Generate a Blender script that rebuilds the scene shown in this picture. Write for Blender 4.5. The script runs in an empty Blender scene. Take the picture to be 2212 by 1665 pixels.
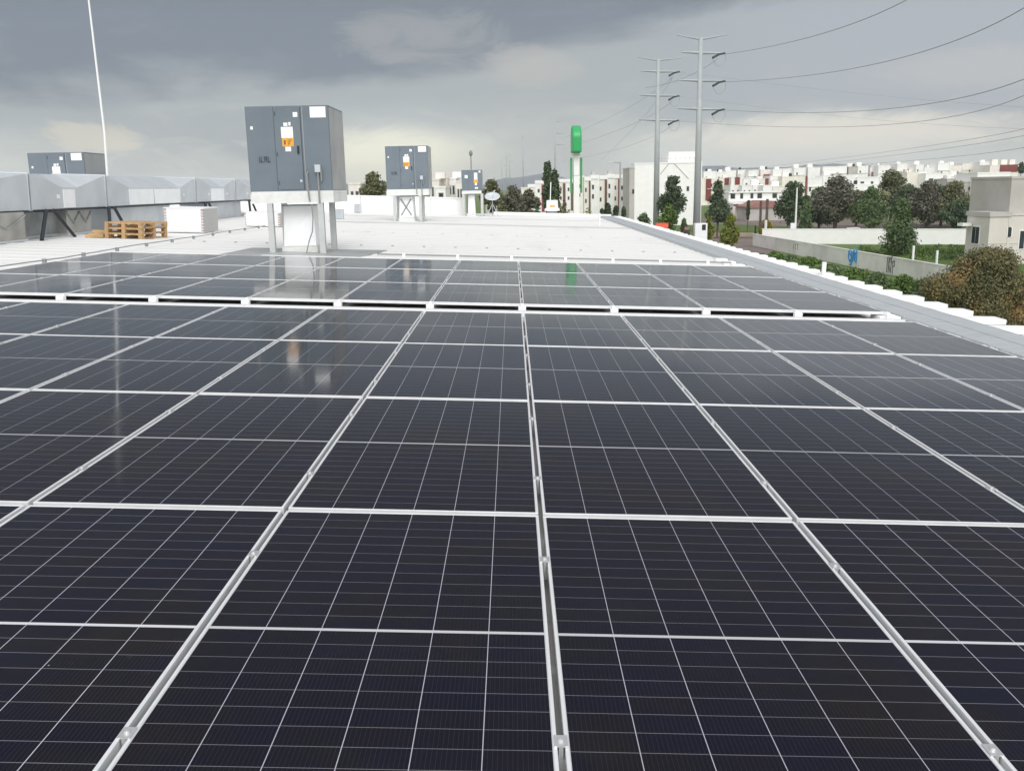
import bpy, math, random
import numpy as np
from mathutils import Vector, Matrix
R = math.radians
sc = bpy.context.scene
col = sc.collection
rnd = random.Random(7)

# ------------------------------------------------------------------ camera
CAMH, PITCH, ROLL, YAW, FPX = 1.4529, .2111, .0233, .005, 2000.0
cd = bpy.data.cameras.new("camera"); cam = bpy.data.objects.new("camera", cd); col.objects.link(cam)
cd.sensor_width = 36.0; cd.lens = 36.0*FPX/2212.0; cd.clip_start = .05; cd.clip_end = 20000
cy, sy = math.cos(YAW), math.sin(YAW)
FW = Vector((sy*math.cos(PITCH), cy*math.cos(PITCH), -math.sin(PITCH)))
r0 = Vector((cy, -sy, 0)); u0 = r0.cross(FW)
RT = r0*math.cos(ROLL)+u0*math.sin(ROLL); UP = u0*math.cos(ROLL)-r0*math.sin(ROLL)
# the roof falls slightly to the right: the roof and what lies on it are laid out in their own frame
# (RT, UP, FW below), which TILT turns into the level world about the camera's position
DELTA = .041
TILT = Matrix.Translation((0, 0, CAMH)) @ Matrix.Rotation(DELTA, 4, 'Y') @ Matrix.Translation((0, 0, -CAMH))
ROOF_AXES = (FW.copy(), RT.copy(), UP.copy())
R3 = Matrix.Rotation(DELTA, 3, 'Y')
WORLD_AXES = (R3 @ FW, R3 @ RT, R3 @ UP)
FW, RT, UP = WORLD_AXES
m = Matrix((RT, UP, -FW)).transposed().to_4x4(); m.translation = Vector((0, 0, CAMH))
cam.matrix_world = m
sc.camera = cam
CP = Vector((0, 0, CAMH))
def ray(x, y): return FW + RT*((x-1106)/FPX) - UP*((y-832.5)/FPX)
def atY(x, y, Y):                      # point seen at a photo pixel, at distance Y
    d = ray(x, y); return CP + d*(Y/d.y)
def atZ(x, y, z):                      # point seen at a photo pixel, at height z
    d = ray(x, y); return CP + d*((z-CAMH)/d.z)

# ------------------------------------------------------------------ world, sun, exposure
SUN_EL, SUN_AZ = R(42), R(172)         # azimuth from +Y towards +X
w = bpy.data.worlds.new("World"); sc.world = w; w.use_nodes = True
nt = w.node_tree; nt.nodes.clear()
def N(nt, t, **k):
    n = nt.nodes.new(t)
    for a, b in k.items(): setattr(n, a, b)
    return n
def math_n(nt, op, a, b=None, c=None, clamp=False):
    n = nt.nodes.new("ShaderNodeMath"); n.operation = op; n.use_clamp = clamp
    for i, v in enumerate((a, b, c)):
        if v is None: continue
        if isinstance(v, (int, float)): n.inputs[i].default_value = v
        else: nt.links.new(v, n.inputs[i])
    return n.outputs[0]
def sstep(nt, v, lo, hi, a=0.0, b=1.0):
    n = nt.nodes.new("ShaderNodeMapRange"); n.interpolation_type = 'SMOOTHSTEP'
    for i, x in enumerate((v, lo, hi, a, b)):
        if isinstance(x, (int, float)): n.inputs[i].default_value = x
        else: nt.links.new(x, n.inputs[i])
    return n.outputs[0]
def mixc(nt, f, a, b, mode='MIX'):
    n = nt.nodes.new("ShaderNodeMix"); n.data_type = 'RGBA'; n.blend_type = mode
    for i, v in ((0, f), (6, a), (7, b)):
        if isinstance(v, (int, float)): n.inputs[i].default_value = v
        elif isinstance(v, tuple): n.inputs[i].default_value = (*v, 1)
        else: nt.links.new(v, n.inputs[i])
    return n.outputs[2]
def noise(nt, vec, scale, detail=4, rough=.5, dist=0.0):
    n = nt.nodes.new("ShaderNodeTexNoise"); n.inputs['Scale'].default_value = scale
    n.inputs['Detail'].default_value = detail; n.inputs['Roughness'].default_value = rough
    n.inputs['Distortion'].default_value = dist
    nt.links.new(vec, n.inputs['Vector']); return n.outputs['Fac']
def mapping(nt, vec, sc_=(1, 1, 1), loc=(0, 0, 0), rot=(0, 0, 0)):
    n = nt.nodes.new("ShaderNodeMapping"); n.inputs['Scale'].default_value = sc_
    n.inputs['Location'].default_value = loc; n.inputs['Rotation'].default_value = rot
    nt.links.new(vec, n.inputs['Vector']); return n.outputs[0]
tc = N(nt, "ShaderNodeTexCoord")
D = tc.outputs['Generated']
sx = N(nt, "ShaderNodeSeparateXYZ"); nt.links.new(D, sx.inputs[0])
dx, dy, dz = sx.outputs
az = math_n(nt, 'ARCTAN2', dx, dy)
el = dz
n1 = noise(nt, mapping(nt, D, (3.0, 3.0, 9.0)), 1.0, 5, .55, .4)
n2 = noise(nt, mapping(nt, D, (8.0, 8.0, 26.0), (3, 1, 2)), 1.0, 5, .6, .3)
n3 = noise(nt, mapping(nt, D, (11.0, 11.0, 30.0), (7, 5, 1)), 1.0, 6, .65, 1.2)
nz = math_n(nt, 'ADD', math_n(nt, 'MULTIPLY', math_n(nt, 'SUBTRACT', n1, .5), .14),
            math_n(nt, 'MULTIPLY', math_n(nt, 'SUBTRACT', n2, .5), .035))
ew = math_n(nt, 'ADD', el, nz)
# light hazy band near the horizon going up into grey cloud
c_hor = (.80, .83, .78); c_mid = (.44, .48, .50)
base = mixc(nt, sstep(nt, ew, .00, .085), c_hor, c_mid)
rightish = sstep(nt, az, .05, .35)
base = mixc(nt, math_n(nt, 'MULTIPLY', rightish, sstep(nt, ew, .03, .10)), base, (.46, .495, .54))
# dark slate bank on the left, its lower edge near 6 degrees, and a second one higher in the middle
edge = math_n(nt, 'ADD', .10, math_n(nt, 'MULTIPLY', sstep(nt, az, -.14, .10), .065))
d1 = sstep(nt, math_n(nt, 'SUBTRACT', ew, edge), -.015, .02)
base = mixc(nt, math_n(nt, 'MULTIPLY', d1, .92), base, (.225, .262, .315))
# paler smears on the dark bank
base = mixc(nt, math_n(nt, 'MULTIPLY', sstep(nt, n2, .50, .72), .14), base, (.48, .52, .56))
# warm cream puffs low down
puff = math_n(nt, 'MULTIPLY', sstep(nt, n3, .53, .70), sstep(nt, el, .13, .03))
base = mixc(nt, math_n(nt, 'MULTIPLY', puff, .25), base, (.90, .87, .76))
def blob(a0, e0, sa, se, colr, k, base, amp=.5):
    x_ = math_n(nt, 'DIVIDE', math_n(nt, 'SUBTRACT', az, a0), sa); y_ = math_n(nt, 'DIVIDE', math_n(nt, 'SUBTRACT', el, e0), se)
    r2 = math_n(nt, 'ADD', math_n(nt, 'MULTIPLY', x_, x_), math_n(nt, 'MULTIPLY', y_, y_))
    r2 = math_n(nt, 'ADD', r2, math_n(nt, 'MULTIPLY', math_n(nt, 'SUBTRACT', n3, .5), amp*6))
    return mixc(nt, math_n(nt, 'MULTIPLY', sstep(nt, r2, 1.6, 0.0), k), base, colr)
base = blob(-.125, .026, .12, .034, (1.05, 1.03, .84), .95, base, .3)
base = blob(-.41, .050, .040, .014, (.88, .80, .64), .5, base, 1.2)
base = blob(-.085, .148, .075, .030, (.52, .52, .51), .40, base, .8)
base = blob(.02, .120, .05, .02, (.60, .57, .53), .5, base)
base = blob(.33, .045, .16, .020, (.90, .85, .76), .8, base)
base = blob(-.01, .200, .19, .022, (.26, .29, .35), .9, base)
base = blob(.48, .10, .12, .02, (.60, .60, .58), .5, base)
# rain shaft behind the middle: soft vertical greyer streaks
shaft = math_n(nt, 'MULTIPLY', sstep(nt, math_n(nt, 'ABSOLUTE', math_n(nt, 'SUBTRACT', az, .03)), .13, .02), sstep(nt, el, .17, .02))
base = mixc(nt, math_n(nt, 'MULTIPLY', shaft, .6), base, (.47, .50, .495))
# overhead the deck is thinner and bright
base = mixc(nt, sstep(nt, el, .15, .30), base, (.15, .155, .175))
up = sstep(nt, el, .52, .90)
n4 = noise(nt, mapping(nt, D, (2.2, 2.2, 2.2), (4, 4, 4)), 1.0, 5, .6, .4)
base = mixc(nt, up, base, (.95, .98, 1.03))
behind = sstep(nt, dy, .1, -.5)
base = mixc(nt, math_n(nt, 'MULTIPLY', behind, .8), base, (1.85, 1.83, 1.78))
base = mixc(nt, math_n(nt, 'MULTIPLY', sstep(nt, n4, .4, .7), sstep(nt, el, .6, .8, 0.0, .30)), base, (.45, .49, .55))
base = mixc(nt, math_n(nt, 'MULTIPLY', sstep(nt, math_n(nt, 'ABSOLUTE', dx), .60, .80), .8), base, (1.15, 1.15, 1.12))
sky = N(nt, "ShaderNodeTexSky", sky_type='NISHITA', sun_disc=False)
sky.sun_elevation = SUN_EL; sky.sun_rotation = SUN_AZ
bg1 = N(nt, "ShaderNodeBackground"); bg1.inputs[1].default_value = .05; nt.links.new(sky.outputs[0], bg1.inputs[0])
bg2 = N(nt, "ShaderNodeBackground"); bg2.inputs[1].default_value = 1.0; nt.links.new(base, bg2.inputs[0])
mx = N(nt, "ShaderNodeMixShader"); mx.inputs[0].default_value = .93
nt.links.new(bg1.outputs[0], mx.inputs[1]); nt.links.new(bg2.outputs[0], mx.inputs[2])
wo = N(nt, "ShaderNodeOutputWorld"); nt.links.new(mx.outputs[0], wo.inputs[0])
sd = bpy.data.lights.new("sun", 'SUN'); sd.energy = 1.5; sd.angle = R(30); sd.color = (1, .975, .94)
so = bpy.data.objects.new("sun", sd); col.objects.link(so)
sdir = Vector((math.sin(SUN_AZ)*math.cos(SUN_EL), math.cos(SUN_AZ)*math.cos(SUN_EL), math.sin(SUN_EL)))
so.rotation_euler = sdir.to_track_quat('Z', 'Y').to_euler()
sc.view_settings.view_transform = 'Standard'; sc.view_settings.look = 'None'
sc.view_settings.gamma = 1; sc.view_settings.exposure = 0.0

# ------------------------------------------------------------------ materials
def mat(name, c, rough=.6, metal=0.0, var=0.0, vscale=3.0, bump=0.0, bscale=20.0, spec=.5, vc=None):
    M = bpy.data.materials.new(name); M.use_nodes = True; t = M.node_tree
    b = t.nodes['Principled BSDF']
    b.inputs['Roughness'].default_value = rough; b.inputs['Metallic'].default_value = metal
    b.inputs['Specular IOR Level'].default_value = spec
    b.inputs['Base Color'].default_value = (*c, 1)
    if var or bump:
        tcn = N(t, "ShaderNodeTexCoord"); V = tcn.outputs['Object']
    if var:
        f = noise(t, V, vscale, 6, .6)
        c2 = vc or tuple(x*(1-var) for x in c)
        o = mixc(t, sstep(t, f, .35, .68), c, c2)
        t.links.new(o, b.inputs['Base Color'])
        rr = sstep(t, f, .3, .7, rough*.85, min(1, rough*1.15)); t.links.new(rr, b.inputs['Roughness'])
    if bump:
        bn = N(t, "ShaderNodeBump"); bn.inputs['Strength'].default_value = bump; bn.inputs['Distance'].default_value = .02
        t.links.new(noise(t, V, bscale, 5, .6), bn.inputs['Height']); t.links.new(bn.outputs[0], b.inputs['Normal'])
    return M
M = {}
M['frame'] = mat('anodised_frame', (.80, .81, .83), .42, .25, .10, 5)
M['clamp'] = mat('clamp_aluminium', (.72, .73, .74), .32, .6, .1, 30)
M['galv'] = mat('galvanised', (.56, .60, .64), .42, .12, .10, 1.2, .08, 3)
M['galv_dark'] = mat('galvanised_dull', (.36, .38, .39), .5, .3, .3, 1.6)
M['galv_tan'] = mat('galvanised_tan', (.44, .435, .41), .5, .3, .25, 1.6)
M['white_panel'] = mat('white_panel', (.88, .90, .93), .45, 0, .06, 2)
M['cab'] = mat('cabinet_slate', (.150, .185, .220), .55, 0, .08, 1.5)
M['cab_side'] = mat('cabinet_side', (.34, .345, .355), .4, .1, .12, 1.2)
M['cab_dark'] = mat('cabinet_seam', (.07, .085, .11), .6)
M['sticker'] = mat('white_sticker', (.85, .86, .87), .5)
M['orange'] = mat('orange_sticker', (.82, .40, .05), .5, 0, .2, 30)
M['brown_ink'] = mat('brown_ink', (.18, .06, .01), .6)
M['black'] = mat('black_plastic', (.015, .015, .018), .5)
M['navy_steel'] = mat('black_steel', (.02, .026, .035), .5)
M['stand'] = mat('painted_stand', (.74, .75, .74), .5, .1, .12, 3)
M['stand_leg'] = mat('galvanised_leg', (.56, .58, .58), .45, .3, .12, 2)
M['stand_dark'] = mat('stand_web', (.30, .32, .33), .5, .2, .1, 3)
M['white_wrap'] = mat('white_membrane', (.88, .90, .91), .5, 0, .05, 3, .2, 4)
M['cable'] = mat('grey_conduit', (.25, .26, .26), .5)
M['wood'] = mat('pallet_wood', (.56, .37, .19), .8, 0, .3, 6)
M['wood_dark'] = mat('pallet_block', (.40, .24, .11), .8, 0, .3, 6)
M['eps'] = mat('foam_board', (.78, .78, .80), .8, 0, .05, 3)
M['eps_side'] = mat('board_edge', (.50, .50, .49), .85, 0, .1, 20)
M['pink'] = mat('board_lining', (.58, .44, .40), .85)
M['steel_pole'] = mat('pole_steel', (.40, .43, .45), .6, .1, .10, .4)
M['far_pole'] = mat('far_pole_steel', (.22, .24, .25), .6)
M['insul'] = mat('insulator', (.05, .055, .06), .5)
M['wire'] = mat('power_wire', (.26, .27, .28), .6)
M['green'] = mat('sign_green', (.02, .36, .11), .35)
M['white'] = mat('white_paint', (.88, .88, .88), .55, 0, .05, 1)
M['pole_white'] = mat('pole_white', (.75, .76, .76), .5)
M['glasswin'] = mat('window_glass', (.035, .045, .055), .12)
M['dark_open'] = mat('dark_opening', (.05, .045, .045), .7)
M['w1'] = mat('render_white', (.87, .865, .86), .85, 0, .10, .35)
M['w2'] = mat('render_cream', (.84, .80, .73), .85, 0, .12, .35)
M['w3'] = mat('render_pinkish', (.83, .785, .755), .85, 0, .12, .35)
M['w4'] = mat('render_grey', (.50, .48, .46), .85, 0, .12, .35)
M['beige'] = mat('render_beige', (.66, .63, .59), .9, 0, .10, .25)
M['greywall'] = mat('wall_greybeige', (.76, .75, .73), .9, 0, .20, .3)
M['maroon'] = mat('maroon_paint', (.22, .055, .05), .8, 0, .15, .5)
M['redroof'] = mat('red_roof', (.33, .17, .15), .8, 0, .15, .5)
M['brown'] = mat('brown_stripe', (.13, .085, .065), .8)
M['bark'] = mat('bark', (.13, .105, .085), .9, 0, .4, 4)
M['blue_paint'] = mat('blue_spray', (.05, .27, .58), .8)
M['ink'] = mat('grey_spray', (.10, .10, .11), .8)
M['red'] = mat('red_orange_paint', (.60, .09, .04), .4)
M['tyre'] = mat('tyre_rubber', (.02, .02, .02), .8)
M['seam'] = mat('roof_seam', (.45, .46, .46), .6)

def leafmat(name, c1, c2, c3=None):
    X = bpy.data.materials.new(name); X.use_nodes = True; t = X.node_tree; b = t.nodes['Principled BSDF']
    g = N(t, "ShaderNodeNewGeometry"); cr = N(t, "ShaderNodeValToRGB")
    cr.color_ramp.elements[0].color = (*c1, 1); cr.color_ramp.elements[1].color = (*c2, 1)
    if c3:
        e = cr.color_ramp.elements.new(.66); e.color = (*c2, 1); cr.color_ramp.elements[2].color = (*c3, 1); cr.color_ramp.elements[2].position = .98
    tcn = N(t, "ShaderNodeTexCoord")
    big = noise(t, tcn.outputs['Object'], .45, 3, .6)
    v = math_n(t, 'ADD', math_n(t, 'MULTIPLY', g.outputs['Random Per Island'], .35 if c3 else .55), math_n(t, 'MULTIPLY', sstep(t, big, .35, .68), .68 if c3 else .5), clamp=True)
    t.links.new(v, cr.inputs[0]); t.links.new(cr.outputs[0], b.inputs['Base Color'])
    b.inputs['Roughness'].default_value = .65; b.inputs['Specular IOR Level'].default_value = .3
    return X
L = {
 'dark': leafmat('leaf_dark', (0.038, 0.061, 0.033), (0.096, 0.134, 0.070)),
 'mid': leafmat('leaf_mid', (0.054, 0.090, 0.038), (0.134, 0.192, 0.077)),
 'olive': leafmat('leaf_olive', (0.079, 0.090, 0.046), (0.192, 0.198, 0.102)),
 'grey': leafmat('leaf_greyish', (.070, .072, .052), (.170, .165, .125)),
 'yellow': leafmat('leaf_yellowgreen', (0.096, 0.128, 0.023), (0.243, 0.256, 0.045)),
 'bright': leafmat('leaf_bright', (0.058, 0.109, 0.026), (0.141, 0.218, 0.051)),
 'orange': leafmat('leaf_orange', (.075, .085, .038), (.185, .165, .075), (.38, .18, .055)),
 'gold': leafmat('leaf_gold', (0.154, 0.154, 0.026), (0.410, 0.307, 0.038)),
}

# white roof sheet: dirt streaks
def roofmat():
    X = mat('roof_white', (.76, .76, .75), .6); t = X.node_tree; b = t.nodes['Principled BSDF']
    V = N(t, "ShaderNodeTexCoord").outputs['Object']
    a = noise(t, mapping(t, V, (.35, 2.2, 1)), 1.0, 7, .65)
    c = noise(t, mapping(t, V, (3.5, 3.5, 1)), 1.0, 5, .7)
    st_ = noise(t, mapping(t, V, (.9, .12, 1), (5, 2, 0)), 1.0, 6, .7)
    o = mixc(t, sstep(t, a, .48, .78), (.76, .76, .75), (.66, .66, .645))
    o = mixc(t, math_n(t, 'MULTIPLY', sstep(t, c, .62, .76), .5), o, (.50, .50, .49))
    o = mixc(t, math_n(t, 'MULTIPLY', sstep(t, st_, .52, .74), .35), o, (.58, .575, .55))
    t.links.new(o, b.inputs['Base Color'])
    return X
M['roof'] = roofmat()
def bandmat():
    X = mat('gutter_galvanised', (.48, .51, .53), .45, .15); t = X.node_tree; b = t.nodes['Principled BSDF']
    V = N(t, "ShaderNodeTexCoord").outputs['Object']
    a = noise(t, mapping(t, V, (2.0, 14.0, 1)), 1.0, 5, .7)
    t.links.new(mixc(t, sstep(t, a, .35, .7), (.52, .55, .57), (.40, .43, .45)), b.inputs['Base Color'])
    return X
M['band'] = bandmat()

# solar cells
def cellmat():
    X = bpy.data.materials.new('solar_cells'); X.use_nodes = True; t = X.node_tree; b = t.nodes['Principled BSDF']
    V = N(t, "ShaderNodeTexCoord").outputs['Object']
    s = N(t, "ShaderNodeSeparateXYZ"); t.links.new(V, s.inputs[0]); x, y = s.outputs[0], s.outputs[1]
    CW, CH = .1862, .0927
    def line(v, w, per):               # 1 where distance to nearest multiple of per < w/2
        f = math_n(t, 'PINGPONG', v, per/2); return math_n(t, 'LESS_THAN', f, w/2)
    ux = math_n(t, 'ADD', x, 3*CW+10*CW)
    uy = math_n(t, 'SUBTRACT', math_n(t, 'ABSOLUTE', y), .0085)
    vert = line(ux, .0026, CW)
    horz = line(math_n(t, 'ADD', uy, 10*CH), .0019, CH)
    midl = math_n(t, 'LESS_THAN', uy, .0)
    edge = math_n(t, 'MAXIMUM', math_n(t, 'GREATER_THAN', math_n(t, 'ABSOLUTE', x), 3*CW-.001),
                  math_n(t, 'GREATER_THAN', uy, 12*CH-.0005))
    bus = line(ux, .0008, CW/14)
    info = N(t, "ShaderNodeObjectInfo")
    # per cell tint
    cellv = N(t, "ShaderNodeCombineXYZ")
    t.links.new(math_n(t, 'FLOOR', math_n(t, 'DIVIDE', ux, CW)), cellv.inputs[0])
    t.links.new(math_n(t, 'FLOOR', math_n(t, 'DIVIDE', math_n(t, 'ADD', y, 20*CH), CH)), cellv.inputs[1])
    t.links.new(math_n(t, 'MULTIPLY', info.outputs['Random'], 50), cellv.inputs[2])
    wn = N(t, "ShaderNodeTexWhiteNoise", noise_dimensions='3D'); t.links.new(cellv.outputs[0], wn.inputs['Vector'])
    pn = noise(t, mapping(t, N(t, "ShaderNodeNewGeometry").outputs['Position'], (1.3, 1.3, 1)), 1.0, 3, .6)
    c = mixc(t, wn.outputs['Value'], (.0035, .0048, .0150), (.0070, .0060, .0115))
    c = mixc(t, math_n(t, 'MULTIPLY', sstep(t, pn, .50, .66), .8), c, (.0105, .0085, .0070))
    c = mixc(t, math_n(t, 'MULTIPLY', bus, .9), c, (.035, .035, .042))
    c = mixc(t, horz, c, (.25, .25, .28))
    c = mixc(t, vert, c, (.52, .52, .60))
    c = mixc(t, math_n(t, 'MAXIMUM', midl, edge), c, (.62, .63, .66))
    # faint dust
    du = noise(t, V, 2.5, 6, .7)
    c = mixc(t, sstep(t, du, .45, .8, 0.0, .015), c, (.35, .34, .32))
    # panel to panel tint, dried drops and a few specks
    c = mixc(t, math_n(t, 'MULTIPLY', info.outputs['Random'], .35), c, (.0105, .0085, .0125))
    P3 = N(t, "ShaderNodeNewGeometry").outputs['Position']
    vo = N(t, "ShaderNodeTexVoronoi"); vo.inputs['Scale'].default_value = 9; t.links.new(P3, vo.inputs['Vector'])
    ring = math_n(t, 'MULTIPLY', sstep(t, vo.outputs['Distance'], .10, .06), sstep(t, noise(t, P3, .9, 3, .6), .55, .7))
    c = mixc(t, math_n(t, 'MULTIPLY', ring, .05), c, (.5, .5, .48))
    vs_ = N(t, "ShaderNodeTexVoronoi"); vs_.inputs['Scale'].default_value = 2.1; t.links.new(P3, vs_.inputs['Vector'])
    c = mixc(t, math_n(t, 'LESS_THAN', vs_.outputs['Distance'], .016), c, (.28, .27, .25))
    t.links.new(c, b.inputs['Base Color'])
    rn = noise(t, mapping(t, P3, (1.0, .5, 1)), 1.3, 5, .65)
    t.links.new(sstep(t, rn, .35, .7, .055, .12), b.inputs['Roughness']); b.inputs['IOR'].default_value = 1.42
    return X
M['cells'] = cellmat()

def groundmat():
    X = mat('grass_ground', (.08, .12, .035), .95); t = X.node_tree; b = t.nodes['Principled BSDF']
    V = N(t, "ShaderNodeTexCoord").outputs['Object']
    a = noise(t, V, .06, 8, .65); c = noise(t, V, 1.1, 6, .7)
    o = mixc(t, sstep(t, a, .42, .62), (.095, .175, .04), (.17, .175, .07))
    o = mixc(t, math_n(t, 'MULTIPLY', sstep(t, c, .4, .7), .6), o, (.045, .08, .022))
    t.links.new(o, b.inputs['Base Color']); return X
M['ground'] = groundmat()
M['road'] = mat('road_paving', (.20, .16, .145), .9, 0, .25, .5)
M['kerbtan'] = mat('tan_paving', (.30, .235, .165), .9, 0, .2, .5)
M['grassgreen'] = mat('lawn', (.060, .135, .025), .95, 0, .4, .5, 1.0, 2.0, .2, (.125, .135, .055))
M['hill'] = mat('hill_hazed', (.16, .19, .22), 1.0, 0, .2, .01)  # blue-grey of distant haze is mixed into the hill colour
M['tarp'] = mat('flashing_sheet', (.42, .44, .44), .5, .2, .2, 2)

# ------------------------------------------------------------------ mesh helpers
class MB:
    def __init__(s): s.v = []; s.f = []
    def add(s, vs, fs):
        o = len(s.v); s.v += [tuple(v) for v in vs]; s.f += [tuple(i+o for i in f) for f in fs]; return s
    def box(s, x0, x1, y0, y1, z0, z1):
        return s.add([(x0,y0,z0),(x1,y0,z0),(x1,y1,z0),(x0,y1,z0),(x0,y0,z1),(x1,y0,z1),(x1,y1,z1),(x0,y1,z1)],
                     [(3,2,1,0),(4,5,6,7),(0,1,5,4),(1,2,6,5),(2,3,7,6),(3,0,4,7)])
    def hexa(s, p):     # 8 points bottom ring, top ring
        return s.add(p, [(3,2,1,0),(4,5,6,7),(0,1,5,4),(1,2,6,5),(2,3,7,6),(3,0,4,7)])
    def tube(s, pts, r, n=8, cap=True):
        pts = [Vector(p) for p in pts]; k = len(pts)
        rs = r if isinstance(r, (list, tuple)) else [r]*k
        vs = []; prev = None
        for i, p in enumerate(pts):
            d = (pts[min(i+1, k-1)]-pts[max(i-1, 0)]).normalized()
            ref = prev if prev is not None else (Vector((1, 0, 0)) if abs(d.x) < .9 else Vector((0, 1, 0)))
            a = d.cross(ref).normalized(); bb = a.cross(d).normalized(); prev = bb
            for j in range(n):
                t = 2*math.pi*j/n; vs.append(p+(a*math.cos(t)+bb*math.sin(t))*rs[i])
        fs = [(i*n+j, i*n+(j+1) % n, (i+1)*n+(j+1) % n, (i+1)*n+j) for i in range(k-1) for j in range(n)]
        if cap: fs += [tuple(range(n))[::-1], tuple((k-1)*n+j for j in range(n))]
        return s.add(vs, fs)
    def bar(s, a, b, w):    # square bar
        return s.tube([a, b], w*.7071, 4)
    def prism(s, poly, y0, y1):   # polygon in XZ extruded along Y
        n = len(poly); vs = [(x, y0, z) for x, z in poly]+[(x, y1, z) for x, z in poly]
        return s.add(vs, [tuple(range(n)), tuple(range(2*n-1, n-1, -1))]+[(i, n+i, n+(i+1) % n, (i+1) % n) for i in range(n)])
    def prismx(s, poly, x0, x1):   # polygon in YZ extruded along X
        n = len(poly); vs = [(x0, y, z) for y, z in poly]+[(x1, y, z) for y, z in poly]
        return s.add(vs, [tuple(range(n-1, -1, -1)), tuple(range(n, 2*n))]+[(i, (i+1) % n, n+(i+1) % n, n+i) for i in range(n)])
    def build(s, name, m, parent=None, loc=None, bevel=0, smooth=False):
        me = bpy.data.meshes.new(name); me.from_pydata(s.v, [], s.f); me.update()
        me.materials.append(m)
        if smooth: me.polygons.foreach_set('use_smooth', [True]*len(me.polygons))
        o = bpy.data.objects.new(name, me); col.objects.link(o)
        if parent: o.parent = parent
        if loc is not None: o.location = loc
        if bevel:
            bm = o.modifiers.new('bevel', 'BEVEL'); bm.width = bevel; bm.segments = 2; bm.limit_method = 'ANGLE'
        return o
def B(*a): return MB().box(*a)
def tag(o, label=None, cat=None, group=None, kind=None):
    if label: o['label'] = label
    if cat: o['category'] = cat
    if group: o['group'] = group
    if kind: o['kind'] = kind
    return o
def empty(name, loc, label, cat, group=None, rz=0):
    o = bpy.data.objects.new(name, None); o.empty_display_size = .2; o.location = loc; o.rotation_euler = (0, 0, rz)
    col.objects.link(o); return tag(o, label, cat, group)
def copy_tree(o, parent=None):
    c = o.copy(); col.objects.link(c)
    if parent: c.parent = parent
    for ch in [q for q in o.children]: copy_tree(ch, c)
    return c

# ------------------------------------------------------------------ terrain, sky line
G0 = -7.2; ROOF = -.12
def ss(v, a, b):
    t = max(0, min(1, (v-a)/(b-a))); return t*t*(3-2*t)
def T(x, y):
    return G0 + 9.0*ss(y, 230, 620)*ss(x, 25, 140) + 1.5*ss(y, 120, 300)*ss(x, 0, 30)*0
xs = [-6000, -3000, -1500, -800, -400, -200, -100]+list(range(-60, 400, 20))+[500, 700, 1000, 2000, 4000, 7000]
ys = [-400, -100, 0, 50]+list(range(80, 700, 20))+[800, 1200, 2000, 3500, 6000, 9000]
g = MB(); g.v = [(x, y, T(x, y)) for y in ys for x in xs]
nx = len(xs)
g.f = [(j*nx+i, j*nx+i+1, (j+1)*nx+i+1, (j+1)*nx+i) for j in range(len(ys)-1) for i in range(nx-1)]
tag(g.build('ground', M['ground']), kind='structure')
def ridge(pts, Y, depth=500, jag=3):
    mb = MB(); vs = []
    P = []
    for (a, ya), (b, yb) in zip(pts[:-1], pts[1:]):
        n = max(2, int(abs(b-a)/14))
        for i in range(n):
            t = i/n; P.append((a+(b-a)*t, ya+(yb-ya)*t))
    P.append(pts[-1])
    for px, py in P:
        q = atY(px, py, Y); z = q.z+rnd.uniform(-jag, jag)
        vs += [(q.x, Y-depth, G0-2), (q.x, Y-depth*.4, z*.62+G0*.38), (q.x, Y, z), (q.x, Y+depth, G0-2)]
    n = len(P)
    return mb.add(vs, [(i*4+k, (i+1)*4+k, (i+1)*4+k+1, i*4+k+1) for i in range(n-1) for k in range(3)])
tag(ridge([(900, 402), (1040, 399), (1075, 388), (1110, 383), (1150, 379), (1185, 375), (1215, 384), (1270, 396), (1330, 402)], 3600).build('hills', M['hill'], smooth=True), kind='structure')
tag(ridge([(-200, 394), (300, 392), (620, 397), (800, 397), (1000, 402)], 4200).build('hills', M['hill'], smooth=True), kind='structure')
tag(ridge([(1400, 400), (1500, 360), (1545, 357), (1600, 362), (1700, 360), (1800, 353), (1900, 358), (2060, 372), (2300, 400)], 3200).build('hills', M['hill'], smooth=True), kind='structure')

# ------------------------------------------------------------------ roof deck
FW, RT, UP = ROOF_AXES
before_roof = set(col.objects)
RX0, RX1, RY0, RY1 = -34.0, 6.22, -8.0, 54.6
PER = .80
def deck(x0, x1, y0, y1, zt):
    mb = MB(); prof = []
    y = y0
    while y < y1-.01:
        prof += [(y, zt+.038), (y+.42, zt+.038), (y+.45, zt+.047), (y+.77, zt+.047)]
        y += PER
    prof.append((y1, zt+.038))
    n = len(prof)
    vs = [(x0, a, b) for a, b in prof]+[(x1, a, b) for a, b in prof]+[(x1, a, b-.035) for a, b in prof]
    fs = [(i, n+i, n+i+1, i+1) for i in range(n-1)]+[(n+i, 2*n+i, 2*n+i+1, n+i+1) for i in range(n-1)]
    return mb.add(vs, fs)
rf = deck(RX0, RX1, RY0, RY1, ROOF-.05)
root = empty('flat_roof_building', (0, 0, 0), 'low commercial building whose white ribbed metal roof carries the solar panels', 'building')
rf.build('roof', M['roof'], root)
bw = MB().box(RX0, RX1-.25, RY0, RY1-.1, G0-3, ROOF-.09)
bw.build('wall', M['w1'], root)
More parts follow.
